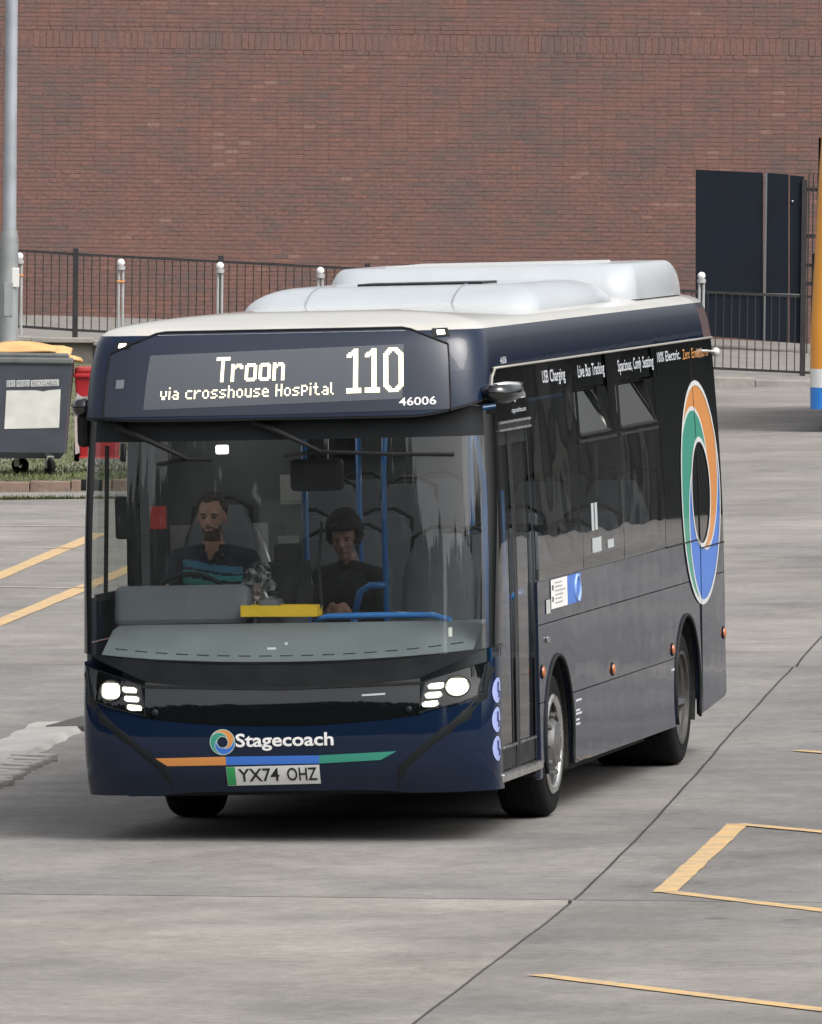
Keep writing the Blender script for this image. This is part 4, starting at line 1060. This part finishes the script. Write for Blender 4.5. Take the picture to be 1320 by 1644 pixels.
# wheels
def wheel(s, yc, rear):
    we = empty('wheel', (s * 1.13, yc, .418 - .012 * -s * 1.13 * -1 * -1), parent=bus)
    z_fix = .418 - s * .012 * 1.13
    we.location = (1.135 if s > 0 else -1.085, yc, z_fix)
    wd = .27 if not rear else .52
    prof = [(0, .285), (.0, .30), (.006, .36), (-.004, .395), (-.03, .414), (-.09, .420), (-wd + .09, .420), (-wd + .03, .414), (-wd, .39), (-wd, .30), (-wd + .03, .28)]
    MB().lathe([(s * a, r_) for a, r_ in prof], (0, 0, 0), 'x', 48).build('tyre', M_RUBBER, we, smooth=True, auto=45)
    for k in range(3):
        MB().lathe([(s * (-.07 - k * .06), .4205), (s * (-.075 - k * .06), .412), (s * (-.083 - k * .06), .412), (s * (-.088 - k * .06), .4205)], (0, 0, 0), 'x', 48).build('tread_groove', M_UNDER, we)
    rp = [(0, .286), (.004, .29), (.004, .27), (-.02, .262), (-.03, .235), (-.035 if not rear else -.12, .20), (.0 if not rear else -.13, .15), (.03 if not rear else -.12, .12), (.03 if not rear else -.06, .085), (.045 if not rear else -.05, .05), (.045 if not rear else -.05, .0)]
    MB().lathe([(s * a, r_) for a, r_ in rp], (0, 0, 0), 'x', 40).build('rim', M_RIMD if rear else M_RIM, we, smooth=True, auto=40)
    if not rear:
        MB().lathe([(s * .006, .285), (s * .018, .277), (s * .012, .245), (s * .0, .24)], (0, 0, 0), 'x', 40).build('trim_ring', M_STEEL, we, smooth=True)
    for k in range(10):
        a = 2 * math.pi * k / 10
        MB().lathe([(s * (-.02 if not rear else -.13), .016), (s * (.02 if not rear else -.1), .016), (s * (.026 if not rear else -.095), 0)], (0, .172 * math.cos(a), .172 * math.sin(a)), 'x', 8).build('wheel_nut', M_RIMD if rear else M_RIM, we)
for s in (1, -1):
    wheel(s, YF, False); wheel(s, YR, True)
for o in bus.children:
    if o.name.startswith('wheel') and not o.name.startswith('wheel_'): o.rotation_euler = (0, .012, 0)
# mudflap
MB().box((.98, YF + .5, .34), (.26, .012, .26)).build('mudflap', M_BLACK, bus)

# roof pods
def pod(name, x0, x1, y0, y1, z0, z1, rf, rs_, m=M_WHITE, flat=.0):
    rows = []; n = 10
    for k in range(n + 1):
        a = math.pi / 2 * k / n; ix, iz = rs_ * (1 - math.cos(a)), (z1 - z0) * math.sin(a); iy = rf * (1 - math.cos(a))
        ring = []
        X0, X1, Y0, Y1 = x0 + ix, x1 - ix, y0 + iy, y1 - iy
        r_ = .18
        for cx, cy, a0 in ((X1 - r_, Y0 + r_, -90), (X1 - r_, Y1 - r_, 0), (X0 + r_, Y1 - r_, 90), (X0 + r_, Y0 + r_, 180)):
            for i in range(7):
                t = R(a0 + 15 * i); ring.append((cx + r_ * math.cos(t), cy + r_ * math.sin(t), z0 + iz))
        rows.append(ring)
    return MB().grid(rows, close=True).poly(rows[-1]).build(name, m, bus, smooth=True, auto=40)
p1 = pod('battery_pod', -.80, .97, 2.95, 5.8, 2.86, 3.03, .55, .25)
for x_ in (-.40, .47):
    MB().tube([(x_, 2.948 + .55 * (1 - math.cos(R(90 * i / 8))), 2.862 + .170 * math.sin(R(90 * i / 8))) for i in range(9)], .006, 5).build('pod_seam', mat('seam grey', (.22, .24, .26), .7), p1)
MB().box((.15, 3.95, 3.028), (.75, .5, .03)).build('vent_grille', M_SATIN, p1, bevel=.006)
p2 = pod('cooling_pod', -.93, 1.0, 6.25, 8.25, 2.88, 3.10, .22, .07)
MB().box((0, 7.2, 3.095), (1.2, 1.3, .03)).build('fan_cover', mat('pod grey', (.45, .46, .46), .5), p2, bevel=.01)

# ------------------------------------------------------------------ inside the bus
MB().box((0, 4.4, .37), (2.24, 8.0, .03)).build('floor', mat('floor vinyl', (.07, .075, .085), .7, vary=(9, .2)), bus)
MB().grid([[(x_, y_, 2.46 - .06 * (abs(x_) / 1.0) ** 2) for x_ in (-1.05, -.5, 0, .5, 1.05)] for y_ in (.55, 3, 5.5, 8.3)]).build('ceiling_lining', M_CEIL, bus, smooth=True)
MB().box((0, 8.1, 1.4), (2.2, .05, 2.1)).build('rear_bulkhead', M_INT, bus)
for x_ in (-.62, .62): MB().tube([(x_, .9, 2.40), (x_, 7.8, 2.40)], .03, 8).build('ceiling_light', mat('strip light', (.8, .8, .78), .5, emit=((1, .97, .9), 2.2)), bus)
# dashboard and cab
rows = []
for k, (dy, z_) in enumerate(((.03, .0), (.16, .05), (.34, .12), (.5, .185), (.56, .19), (.58, .10), (.58, -.4))):
    row = []
    for x_ in [-1.08 + i * .108 for i in range(21)]:
        p = FP(x_, 1.0, yo, -.02); row.append((p.x * .985, min(p.y + dy, .78) if k > 1 else p.y + dy, 1.005 + .05 * (abs(x_) / 1.1) ** 2 * (k < 3) + z_))
    rows.append(row)
MB().grid(rows).build('dashboard', M_DASH, bus, smooth=True, auto=40)
MB().box((-.70, .80, 1.28), (.78, .2, .24), Matrix.Rotation(R(-14), 3, 'X')).build('instrument_binnacle', mat('binnacle grey', (.13, .145, .16), .6, vary=(4, .1)), bus, bevel=.06, segs=4)
MB().box((-.2, 1.15, .85), (.12, .9, .95)).build('cab_side', M_INT, bus, bevel=.03)
MB().box((-.68, 1.98, 1.45), (.86, .04, 1.85)).build('cab_screen', M_INT, bus)
MB().box((-.66, 1.945, 1.45), (.44, .012, .52)).build('cab_notice', M_PAPER, bus)
MB().box((-.98, .62, 1.80), (.13, .05, .24)).build('driver_monitor', M_BLACK, bus, bevel=.02)
MB().box((.10, .70, 2.02), (.30, .10, .18)).build('header_monitor', M_BLACK, bus, bevel=.03)
MB().tube([(.06, .68, 2.25), (.08, .70, 2.1)], .012, 6).build('monitor_arm', M_BLACK, bus)
MB().box((-.90, 1.1, 1.78), (.09, .05, .13)).build('hammer_box', mat('hammer red', (.5, .05, .04), .5), bus, bevel=.01)
MB().box((-1.08, 1.66, 1.75), (.05, .20, .95)).build('cab_pillar', M_INT, bus)
sw_ = MB().tube([(-.69 + .215 * math.cos(R(15 * i)), 1.02 - .215 * math.sin(R(15 * i)) * math.sin(R(30)) * 1.0, 1.30 + .215 * math.sin(R(15 * i)) * math.cos(R(38))) for i in range(25)], .014, 8, cap=False).build('steering_wheel', M_BLACK, bus, smooth=True)
MB().tube([(-.69, 1.02, 1.30), (-.69, .82, 1.12)], .03, 8).tube([(-.90, 1.02, 1.30), (-.48, 1.02, 1.30)], .012, 6).build('steering_column', M_BLACK, sw_)
# driver's window, off side
sgrid('cab_window', lambda z: DPL + yo(z) + .06, 1.52, 1.36, 2.25, glass('clear cab glass', (.86, .88, .87), .002), s=-1, nz=8)
sgrid('cab_pillar_panel', 1.52, 1.94, 1.36, 2.592, M_BLACKG, s=-1, nz=8)
sgrid('cab_header', lambda z: DPL + yo(z) + .02, 1.52, 2.25, 2.592, M_BLACKG, s=-1, nz=4)
MB().box((-1.135, 1.0, 1.355), (.03, 1.0, .04)).build('cab_window_rail', M_BLACK, bus)
MB().tube([(-1.15, .80, 1.37), (-1.13, .84, 2.2)], .014, 6).build('cab_window_bar', M_BLACK, bus)
# ticket machine
tm = MB().box((-.13, .98, 1.40), (.22, .2, .26)).box((-.12, .92, 1.56), (.16, .05, .14)).build('ticket_machine', M_BLACK, bus, bevel=.02)
MB().tube([(-.30, .96, 1.72), (-.22, .95, 1.5), (-.30, .93, 1.36), (-.14, .9, 1.30)], .008, 6).build('cable', M_STEEL, tm, smooth=True)
MB().grid([[(-.36 + .28 * i / 4, 1.30, 1.36 + .5 * k / 4) for i in range(5)] for k in range(5)]).build('assault_screen', glass('cab screen glass', (.7, .72, .72), .004), bus)
# handrails
def rail(pts, r_=.017): return MB().tube(pts, r_, 10).build('handrail', M_RAIL, bus, smooth=True)
rail([(.06, .70, 1.20), (.14, .69, 1.225), (.45, .68, 1.228), (.74, .68, 1.225), (.84, .66, 1.20), (.88, .60, 1.10)], .018)
rail([(.21, 2.1, .4), (.21, 2.1, 2.0), (.24, 2.1, 2.40)])
rail([(.02, 2.1, 1.16), (.06, 2.1, 1.30), (.12, 2.1, 1.335), (.21, 2.1, 1.335)], .02)
rail([(.02, 2.1, .5), (.02, 2.1, 1.16)], .02)
rail([(.86, 1.75, .4), (.86, 1.75, 1.9), (.80, 1.75, 2.35)])
rail([(-.24, 2.05, .4), (-.24, 2.05, 2.40)])
rail([(.95, 1.72, .9), (.95, 1.72, 1.25), (1.08, 1.72, 1.30)], .025)
rail([(-.30, 4.0, .4), (-.30, 4.0, 2.4)]); rail([(.30, 4.4, .4), (.30, 4.4, 2.4)])
rail([(-.36, 1.6, 2.28), (-.36, 7.5, 2.28)]); rail([(.36, 2.0, 2.28), (.36, 7.5, 2.28)])
# seats: cushion, backrest, head, grab handle
def back_mesh(q, w_, z0, z1, th_):
    rows = []
    for k in range(9):
        t = k / 8; z = z0 + (z1 - z0) * t; hw = w_ / 2 * (1 if t < .62 else 1 - .42 * ((t - .62) / .38) ** 1.6); hw = max(hw, .03); y = .02 + .14 * t
        rows.append([(-hw, y + .02, z), (-hw * .8, y - th_ * .5, z), (0, y - th_ * .36, z), (hw * .8, y - th_ * .5, z), (hw, y + .02, z), (hw * .8, y + th_ * .5, z), (0, y + th_ * .55, z), (-hw * .8, y + th_ * .5, z)])
    q.grid(rows, close=True).poly(rows[-1]).poly(rows[0]); return q
def make_seat():
    s_ = empty('seat', parent=bus)
    back_mesh(MB(), .44, .46, 1.16, .09).build('backrest', M_SEAT, s_, smooth=True)
    MB().box((0, -.20, .43), (.43, .44, .10)).build('cushion', M_SEAT, s_, bevel=.035)
    MB().box((0, -.12, .20), (.10, .25, .38)).build('pedestal', M_INT, s_)
    MB().tube([(-.17, .16, 1.02), (-.17, .20, 1.14), (-.06, .22, 1.20), (.06, .22, 1.20), (.17, .20, 1.14), (.17, .16, 1.02)], .013, 8).build('grab_handle', M_SATIN, s_, smooth=True)
    return s_
seat0 = make_seat(); first = True
for y_, fz in ((3.35, .40), (4.25, .40), (5.1, .46), (5.95, .62), (6.9, .62)):
    for x_ in (-.88, -.40, .42, .88):
        if y_ < 3.5 and x_ > .6: pass
        o = seat0 if first else copy_tree(seat0, bus); first = False
        o.location = (x_, y_, fz); o['label'] = 'dark grey passenger seat' ; 
for x_ in (.42, .88):
    o = copy_tree(seat0, bus); o.location = (x_, 2.55, .44)
for x_ in (-.42,): 
    o = copy_tree(seat0, bus); o.location = (x_ - .14, 2.6, .42)
ds = copy_tree(seat0, bus); ds.location = (-.69, 1.68, .66); ds['label'] = "driver's seat"
# white notice rail poles further back seen through the screen
MB().box((-.02, 6.0, 1.75), (.03, .03, 1.3)).build('stanchion', mat('stanchion pale', (.55, .55, .52), .4), bus)
MB().box((.10, 6.0, 1.75), (.02, .03, 1.3)).build('stanchion', MATS['stanchion pale'], bus)
# yellow tray lying on the dash
yt = MB(); yt.box((-.14, .71, 1.235), (.43, .16, .012))
for d_, c_ in (((.43, .012, .06), (-.14, .635, 1.262)), ((.43, .012, .06), (-.14, .785, 1.262)), ((.012, .16, .06), (-.352, .71, 1.262)), ((.012, .16, .06), (.072, .71, 1.262))): yt.box(c_, d_)
tag(yt.build('cash_tray', M_YELLOW), 'yellow plastic tray lying on the grey bus dashboard', 'tray')

# crumpled clear bag by the ticket machine, small cab clutter
bgm = MB(); rows = []
for i in range(13):
    a = math.pi * i / 12; row = []
    for j in range(20):
        t = 2 * math.pi * j / 20; k = 1 + .30 * math.sin(3 * t + i) * math.sin(a) + .22 * math.sin(7 * t - 2 * i) * math.sin(a) + random.uniform(-.12, .12)
        row.append((-.29 + .085 * k * math.sin(a) * math.cos(t), .86 + .06 * k * math.sin(a) * math.sin(t), 1.40 + .13 * math.cos(a)))
    rows.append(row)
tag(bgm.grid(rows, close=True).build('plastic_bag', glass('clear film', (.82, .84, .84), 0)), 'crumpled clear plastic bag between the driver and the yellow tray', 'bag')
sp_ = MB().box((-.36, .86, 1.24), (.16, .12, .05)).build('switch_panel', M_BLACK, bus, bevel=.01)
for i in range(5): MB().box((-.42 + i * .03, .80, 1.262), (.02, .02, .012)).build('switch', M_LETTER if i % 2 else mat('switch amber', (.5, .2, .03), .5), sp_)
MB().box((-.02, .86, 1.33), (.09, .05, .14), Matrix.Rotation(R(-20), 3, 'X')).build('card_reader', M_BLACK, bus, bevel=.012)
MB().tube([(.10, .80, 1.75), (.085, .76, 1.5), (.10, .74, 1.3), (.06, .70, 1.2), (.12, .69, 1.19)], .010, 6).build('cable', M_BLACK, bus, smooth=True)
for x_, z_, w_, h_ in ((-.08, 1.075, .05, .012), (.02, 1.10, .015, .015), (.93, 1.13, .02, .05)): fpoly('screen_sticker', [(x_, z_), (x_ + w_, z_), (x_ + w_, z_ + h_), (x_, z_ + h_)], M_PAPER, off=-.004, sub=1)
MB().box((-.45, .75, 2.17), (.07, .04, .05)).build('cab_lamp', mat('cab lamp glow', (.9, .9, .85), .5, emit=((1, .98, .92), 2.0)), bus, bevel=.01)
MB().box((-1.07, 1.63, 1.80), (.03, .03, .9)).build('cab_post', M_SATIN, bus)
for x_, y_, z_ in ((-.95, 1.93, 1.62), (-.3, 1.93, 1.9), (-.32, 1.93, 1.55)): MB().box((x_, y_, z_), (.12, .008, .17)).build('cab_label', mat('label grey', (.45, .46, .45), .6), bus)

# ------------------------------------------------------------------ people
def dgmesh(o):
    bpy.context.view_layer.update()
    dg = bpy.context.evaluated_depsgraph_get(); return bpy.data.meshes.new_from_object(o.evaluated_get(dg))
def person(name, q, voxel, mats, pick, label):
    o = q.build(name, mats[0]); o.data.materials.clear()
    md = o.modifiers.new('r', 'REMESH'); md.mode = 'VOXEL'; md.voxel_size = voxel
    sm = o.modifiers.new('s', 'SMOOTH'); sm.factor = .5; sm.iterations = 3
    me = dgmesh(o); o.modifiers.clear(); old = o.data; o.data = me; bpy.data.meshes.remove(old); me.name = name
    me.materials.clear()
    for m in mats: me.materials.append(m)
    for p in me.polygons: p.material_index = pick(p.center); p.use_smooth = True
    return tag(o, label, 'person')
def limb(q, pts, rs_): q.tube(pts, rs_, 12); [q.ball(p, r_) for p, r_ in zip(pts, rs_)]
def head(q, c, pitch, s=1.0):
    M3 = Matrix.Rotation(pitch, 3, 'X'); c = Vector(c)
    P = lambda x_, y_, z_: c + M3 @ (Vector((x_, y_, z_)) * s)
    q.ball(P(0, .012, .03), Vector((.076, .098, .100)) * s, 18, 14, rot=M3)        # skull
    q.ball(P(0, -.028, -.035), Vector((.060, .066, .085)) * s, 16, 12, rot=M3)     # face
    q.ball(P(0, -.062, -.098), Vector((.030, .028, .026)) * s, rot=M3)             # chin
    q.tube([P(0, -.088, .018), P(0, -.112, -.022), P(0, -.094, -.036)], [.010 * s, .016 * s, .017 * s], 10)   # nose
    for e in (-1, 1):
        q.ball(P(e * .077, .012, -.012), Vector((.010, .022, .033)) * s, rot=M3)   # ears
        q.ball(P(e * .033, -.082, .030), Vector((.026, .012, .010)) * s, rot=M3)   # brow
        q.ball(P(e * .036, -.066, -.022), Vector((.022, .02, .02)) * s, rot=M3)    # cheek
    q.tube([P(-.026, -.090, -.062), P(0, -.097, -.061), P(.026, -.090, -.062)], [.006 * s, .009 * s, .006 * s], 8)   # lips
    return P
def hand(q, wrist, fwd, side, curl, thumb_side):
    fwd = Vector(fwd).normalized(); side = Vector(side).normalized(); nrm = fwd.cross(side); w_ = Vector(wrist)
    q.ball(w_ + fwd * .045, .034, rot=None); q.tube([w_, w_ + fwd * .09], [.026, .030], 10)
    for k, ln in zip((-1.5, -.5, .5, 1.5), (.070, .080, .076, .062)):
        b_ = w_ + fwd * .085 + side * (k * .020); d1 = fwd * .9 + nrm * curl * .4; d2 = fwd * .25 + nrm * curl; d3 = -fwd * .5 + nrm * curl * .8
        a = b_ + d1.normalized() * ln * .45; c = a + d2.normalized() * ln * .35; e = c + d3.normalized() * ln * .3
        q.tube([b_ - fwd * .02, a, c, e], [.0105, .010, .009, .008], 8)
    t0 = w_ + fwd * .03 + side * thumb_side * .03; q.tube([t0, t0 + fwd * .035 + side * thumb_side * .02, t0 + fwd * .065 + side * thumb_side * .012 + nrm * curl * .02], [.013, .012, .010], 8)

M_SKIN = mat('skin', (.44, .25, .18), .55, vary=(30, .08))
M_HAIR = mat('short brown hair', (.035, .024, .017), .8, vary=(60, .5), bump=(90, .004))
M_BEARD = mat('beard', (.075, .045, .03), .85, vary=(80, .5), bump=(120, .003))
M_DARKH = mat('black curly hair', (.012, .010, .009), .8, vary=(50, .5), bump=(60, .01))
M_SHIRT = mat('dark shirt', (.014, .02, .034), .85, vary=(20, .2), bump=(18, .004))
M_TEAL = mat('teal stripe cloth', (.04, .30, .30), .85, vary=(20, .15))
M_TEAL2 = mat('green stripe cloth', (.045, .27, .20), .85, vary=(20, .15))
M_BLUES = mat('blue stripe cloth', (.05, .19, .30), .85, vary=(20, .15))
M_TROU = mat('dark trousers', (.02, .022, .03), .9)
# driver
q = MB(); X, Y = -.69, 1.50
q.ball((X, Y + .10, 1.10), (.19, .15, .16)); q.ball((X, Y + .06, 1.26), (.175, .125, .2)); q.ball((X, Y + .03, 1.42), (.20, .125, .15))
q.tube([(X - .20, Y + .03, 1.515), (X, Y + .035, 1.545), (X + .20, Y + .03, 1.515)], [.062, .075, .062], 12); q.ball((X - .20, Y + .03, 1.515), .064); q.ball((X + .20, Y + .03, 1.515), .064)
q.tube([(X, Y + .03, 1.52), (X, Y - .005, 1.66)], [.062, .055], 14)
hp = head(q, (X, Y - .03, 1.76), R(8))
limb(q, [(X - .215, Y + .03, 1.50), (X - .275, Y - .10, 1.30), (X - .20, Y - .40, 1.335)], [.058, .046, .030])
limb(q, [(X + .215, Y + .03, 1.50), (X + .25, Y - .04, 1.25), (X + .19, Y - .40, 1.325)], [.058, .046, .030])
hand(q, (X - .20, Y - .40, 1.335), (.15, -1, .05), (.3, 0, 1), -.9, 1); hand(q, (X + .19, Y - .40, 1.325), (-.15, -1, .05), (.3, 0, -1), -.9, -1)
for e in (-1, 1): limb(q, [(X + e * .09, Y + .06, 1.06), (X + e * .13, Y - .34, 1.04), (X + e * .12, Y - .42, .72)], [.085, .065, .05]); q.ball((X + e * .12, Y - .48, .68), (.045, .12, .04))
def pick_d(c):
    l = Matrix.Rotation(R(-8), 3, 'X') @ (c - Vector((X, Y - .03, 1.76)))
    if c.z > 1.60 - .06 * (c.y < Y - .03) and abs(l.x) < (.12 if c.z > 1.65 else .066):
        if l.y < -.012 and -.135 < l.z < -.042:
            if abs(l.x) < .022 and -.068 < l.z < -.054: return 0
            if l.z > -.056 and abs(l.x) < .05 and l.y > -.086: return 0
            return 2
        return 0
    if abs(c.x - X) > .24 and c.z < 1.38: return 0
    if (c.y < Y - .14) and c.z > 1.2: return 0
    if c.z < 1.10: return 3
    if abs(c.x - X) < .035 and c.z > 1.52 and c.y < Y: return 0
    if abs(c.x - X) < .175:
        w_ = c.z + .02 * math.sin(c.x * 9)
        if 1.455 < w_ < 1.495: return 6
        if 1.41 < w_ < 1.44: return 4
        if 1.345 < w_ < 1.395: return 5
        if 1.29 < w_ < 1.31: return 6
    return 1
dr = person('person', q, .0085, [M_SKIN, M_SHIRT, M_BEARD, M_TROU, M_TEAL, M_TEAL2, M_BLUES], pick_d, 'bearded driver in a dark shirt with teal stripes at the wheel')
h = MB()
for i in range(420):
    u, v = random.uniform(-1, 1), random.uniform(0, 2 * math.pi); z_ = .042 + .085 * (1 - (random.random()) ** 1.5); 
    a = random.uniform(0, 6.28); zz = random.uniform(.15, 1.0); rr = math.sqrt(max(0, 1 - zz * zz))
    x_, y_ = rr * math.cos(a), rr * math.sin(a)
    if y_ < -.35 and zz < .72: continue
    p = hp(x_ * .079, .012 + y_ * .101, .03 + zz * .103)
    h.ball(p, random.uniform(.010, .016), 6, 4)
for i in range(160):
    a = random.uniform(-.2, math.pi + .2); zz = random.uniform(-.45, .3); rr = math.sqrt(1 - zz * zz)
    if math.sin(a) < -.1: continue
    h.ball(hp(rr * math.cos(a) * .078, .015 + rr * abs(math.sin(a)) * .098, .03 + zz * .1), random.uniform(.009, .013), 6, 4)
h.build('hair', M_HAIR, dr, smooth=True)
ey = MB()
for e in (-1, 1): ey.ball(hp(e * .031, -.083, .008), (.013, .006, .006), 8, 6)
ey.build('eyes', mat('eye dark', (.03, .022, .02), .3), dr, smooth=True)
br = MB()
for e in (-1, 1): br.tube([hp(e * .014, -.096, .026), hp(e * .032, -.096, .033), hp(e * .052, -.084, .026)], [.004, .005, .003], 6)
br.build('eyebrows', M_HAIR, dr, smooth=True)
MB().tube([(X - .07, Y - .035, 1.575), (X - .035, Y - .085, 1.545), (X, Y - .10, 1.49), (X + .035, Y - .085, 1.545), (X + .07, Y - .035, 1.575)], [.014, .016, .006, .016, .014], 8).build('collar', M_SHIRT, dr, smooth=True)

# passenger
q = MB(); X2, Y2 = -.22, 3.12
q.ball((X2, Y2 + .05, .98), (.18, .15, .15)); q.ball((X2, Y2 + .02, 1.12), (.165, .125, .18)); q.ball((X2, Y2 - .02, 1.26), (.185, .12, .14))
q.tube([(X2 - .17, Y2 - .02, 1.345), (X2, Y2, 1.38), (X2 + .17, Y2 - .02, 1.345)], [.06, .072, .06], 12); q.ball((X2 - .175, Y2 - .02, 1.34), .06); q.ball((X2 + .175, Y2 - .02, 1.34), .06)
q.tube([(X2, Y2 - .01, 1.36), (X2, Y2 - .06, 1.48)], [.058, .050], 14)
hp2 = head(q, (X2 - .005, Y2 - .10, 1.575), R(15), .98)
limb(q, [(X2 - .19, Y2 - .01, 1.33), (X2 - .21, Y2 - .10, 1.10), (X2 - .07, Y2 - .30, 1.13)], [.054, .044, .030]); limb(q, [(X2 + .19, Y2 - .01, 1.33), (X2 + .21, Y2 - .10, 1.10), (X2 + .07, Y2 - .30, 1.13)], [.054, .044, .030])
hand(q, (X2 - .07, Y2 - .30, 1.13), (.4, -.8, .3), (0, .3, 1), -.8, 1); hand(q, (X2 + .07, Y2 - .30, 1.13), (-.4, -.8, .3), (0, -.3, -1), -.8, -1)
for e in (-1, 1): limb(q, [(X2 + e * .09, Y2 + .02, .93), (X2 + e * .11, Y2 - .36, .92), (X2 + e * .11, Y2 - .40, .52)], [.08, .062, .048]); q.ball((X2 + e * .11, Y2 - .46, .46), (.045, .12, .04))
def pick_p(c):
    if c.z > 1.44 - .03 * (c.y < Y2 - .09) and abs(c.x - X2) < .12: return 0
    if c.y < Y2 - .27 and c.z > 1.06: return 0
    if c.z < .98 or c.y < Y2 - .15 and c.z < 1.02: return 2
    return 1
M_SKIN2 = mat('skin fair', (.40, .215, .155), .55, vary=(30, .08))
pa = person('person', q, .0085, [M_SKIN2, mat('black jumper', (.012, .012, .013), .9, vary=(20, .2), bump=(16, .006)), M_TROU], pick_p, 'passenger with dark curly hair in a black top looking down')
h = MB()
for i in range(520):
    a = random.uniform(0, 6.28); zz = random.uniform(-.55, 1.0); rr = math.sqrt(max(0, 1 - zz * zz)); x_, y_ = rr * math.cos(a), rr * math.sin(a)
    if y_ < -.25 and zz < .38: continue
    if abs(x_) < .8 and y_ < 0 and zz < .30: continue
    h.ball(hp2(x_ * .094, .014 + y_ * .116, .036 + zz * .122), random.uniform(.014, .026), 6, 4)
h.build('hair', M_DARKH, pa, smooth=True)
ey = MB()
for e in (-1, 1): ey.ball(hp2(e * .031, -.083, .006), (.013, .006, .004), 8, 6)
ey.build('eyes', MATS['eye dark'], pa, smooth=True)

# ================================================================== double-deck bus at the right edge
D2 = 131.0
db = empty('double_deck_bus', mw=upright(at(1299, 692, D2)) @ Matrix.Rotation(R(-5), 4, 'Z')); tag(db, 'orange double-deck bus with white and blue skirt cut by the frame edge', 'bus')
M_DORG = mat('bus orange', (.72, .30, .03), .4, coat=.7); M_DBLU = mat('bus blue', (.02, .22, .70), .4, coat=.7); M_DWHT = mat('bus white', (.75, .76, .76), .4, coat=.7)
wz = lerp_tab([(.25, .0), (1.2, -.01), (2.0, .02), (3.3, .07), (3.9, .10), (4.1, .18), (4.22, .34), (4.25, .6)])
def ring2(z, off=0):
    i_ = wz(z) - off; x0, x1, y0, y1 = i_, 2.5 - i_, i_ * 1.2, 10.4 - i_; r_ = .22; out_ = []
    for cx, cy, a0 in ((x1 - r_, y0 + r_, -90), (x1 - r_, y1 - r_, 0), (x0 + r_, y1 - r_, 90), (x0 + r_, y0 + r_, 180)):
        for i in range(7):
            t = R(a0 + 15 * i); out_.append((cx + r_ * math.cos(t), cy + r_ * math.sin(t), z))
    return out_
def shell(name, z0, z1, m, n=6, cap=False):
    rows = [ring2(z0 + (z1 - z0) * k / n) for k in range(n + 1)]; q = MB().grid(rows, close=True)
    if cap: q.poly(rows[-1])
    return q.build(name, m, db, smooth=True, auto=40)
shell('skirt', .28, .56, M_DBLU, 2); shell('white_band', .56, .80, M_DWHT, 2); shell('body', .80, 4.25, M_DORG, 30, True)
MB().box((1.25, -.012, 1.75), (1.9, .03, 1.1)).build('windscreen', M_BLACKG, db, bevel=.05); MB().box((1.25, .065, 3.35), (1.9, .05, .95)).build('windscreen', M_BLACKG, db, bevel=.05)
for k in range(6):
    for z_, of in ((1.85, -.0), (3.35, .065)):
        for xx in (of - .004, 2.5 - of + .004): MB().box((xx, 1.2 + k * 1.5, z_), (.02, 1.35, .85)).build('window_pane', M_BLACKG, db)
for yy in (2.3, 7.6):
    for xx in (.36, 2.14): MB().lathe([(-.13, .25), (-.13, .46), (-.1, .49), (.1, .49), (.13, .46), (.13, .25), (.1, 0)], (xx, yy, .49), 'x', 24).build('wheel', M_RUBBER, db)
for xx in (.35, 2.15): MB().ball((xx, -.01, .95), (.13, .03, .1)).build('headlight', M_STEEL, db, smooth=True)
MB().tube([(.015, .05, 1.05), (.0, .2, 1.05)], .004, 5).build('panel_seam', M_BLACK, db)
# depsgraph tidy
bpy.context.view_layer.update()
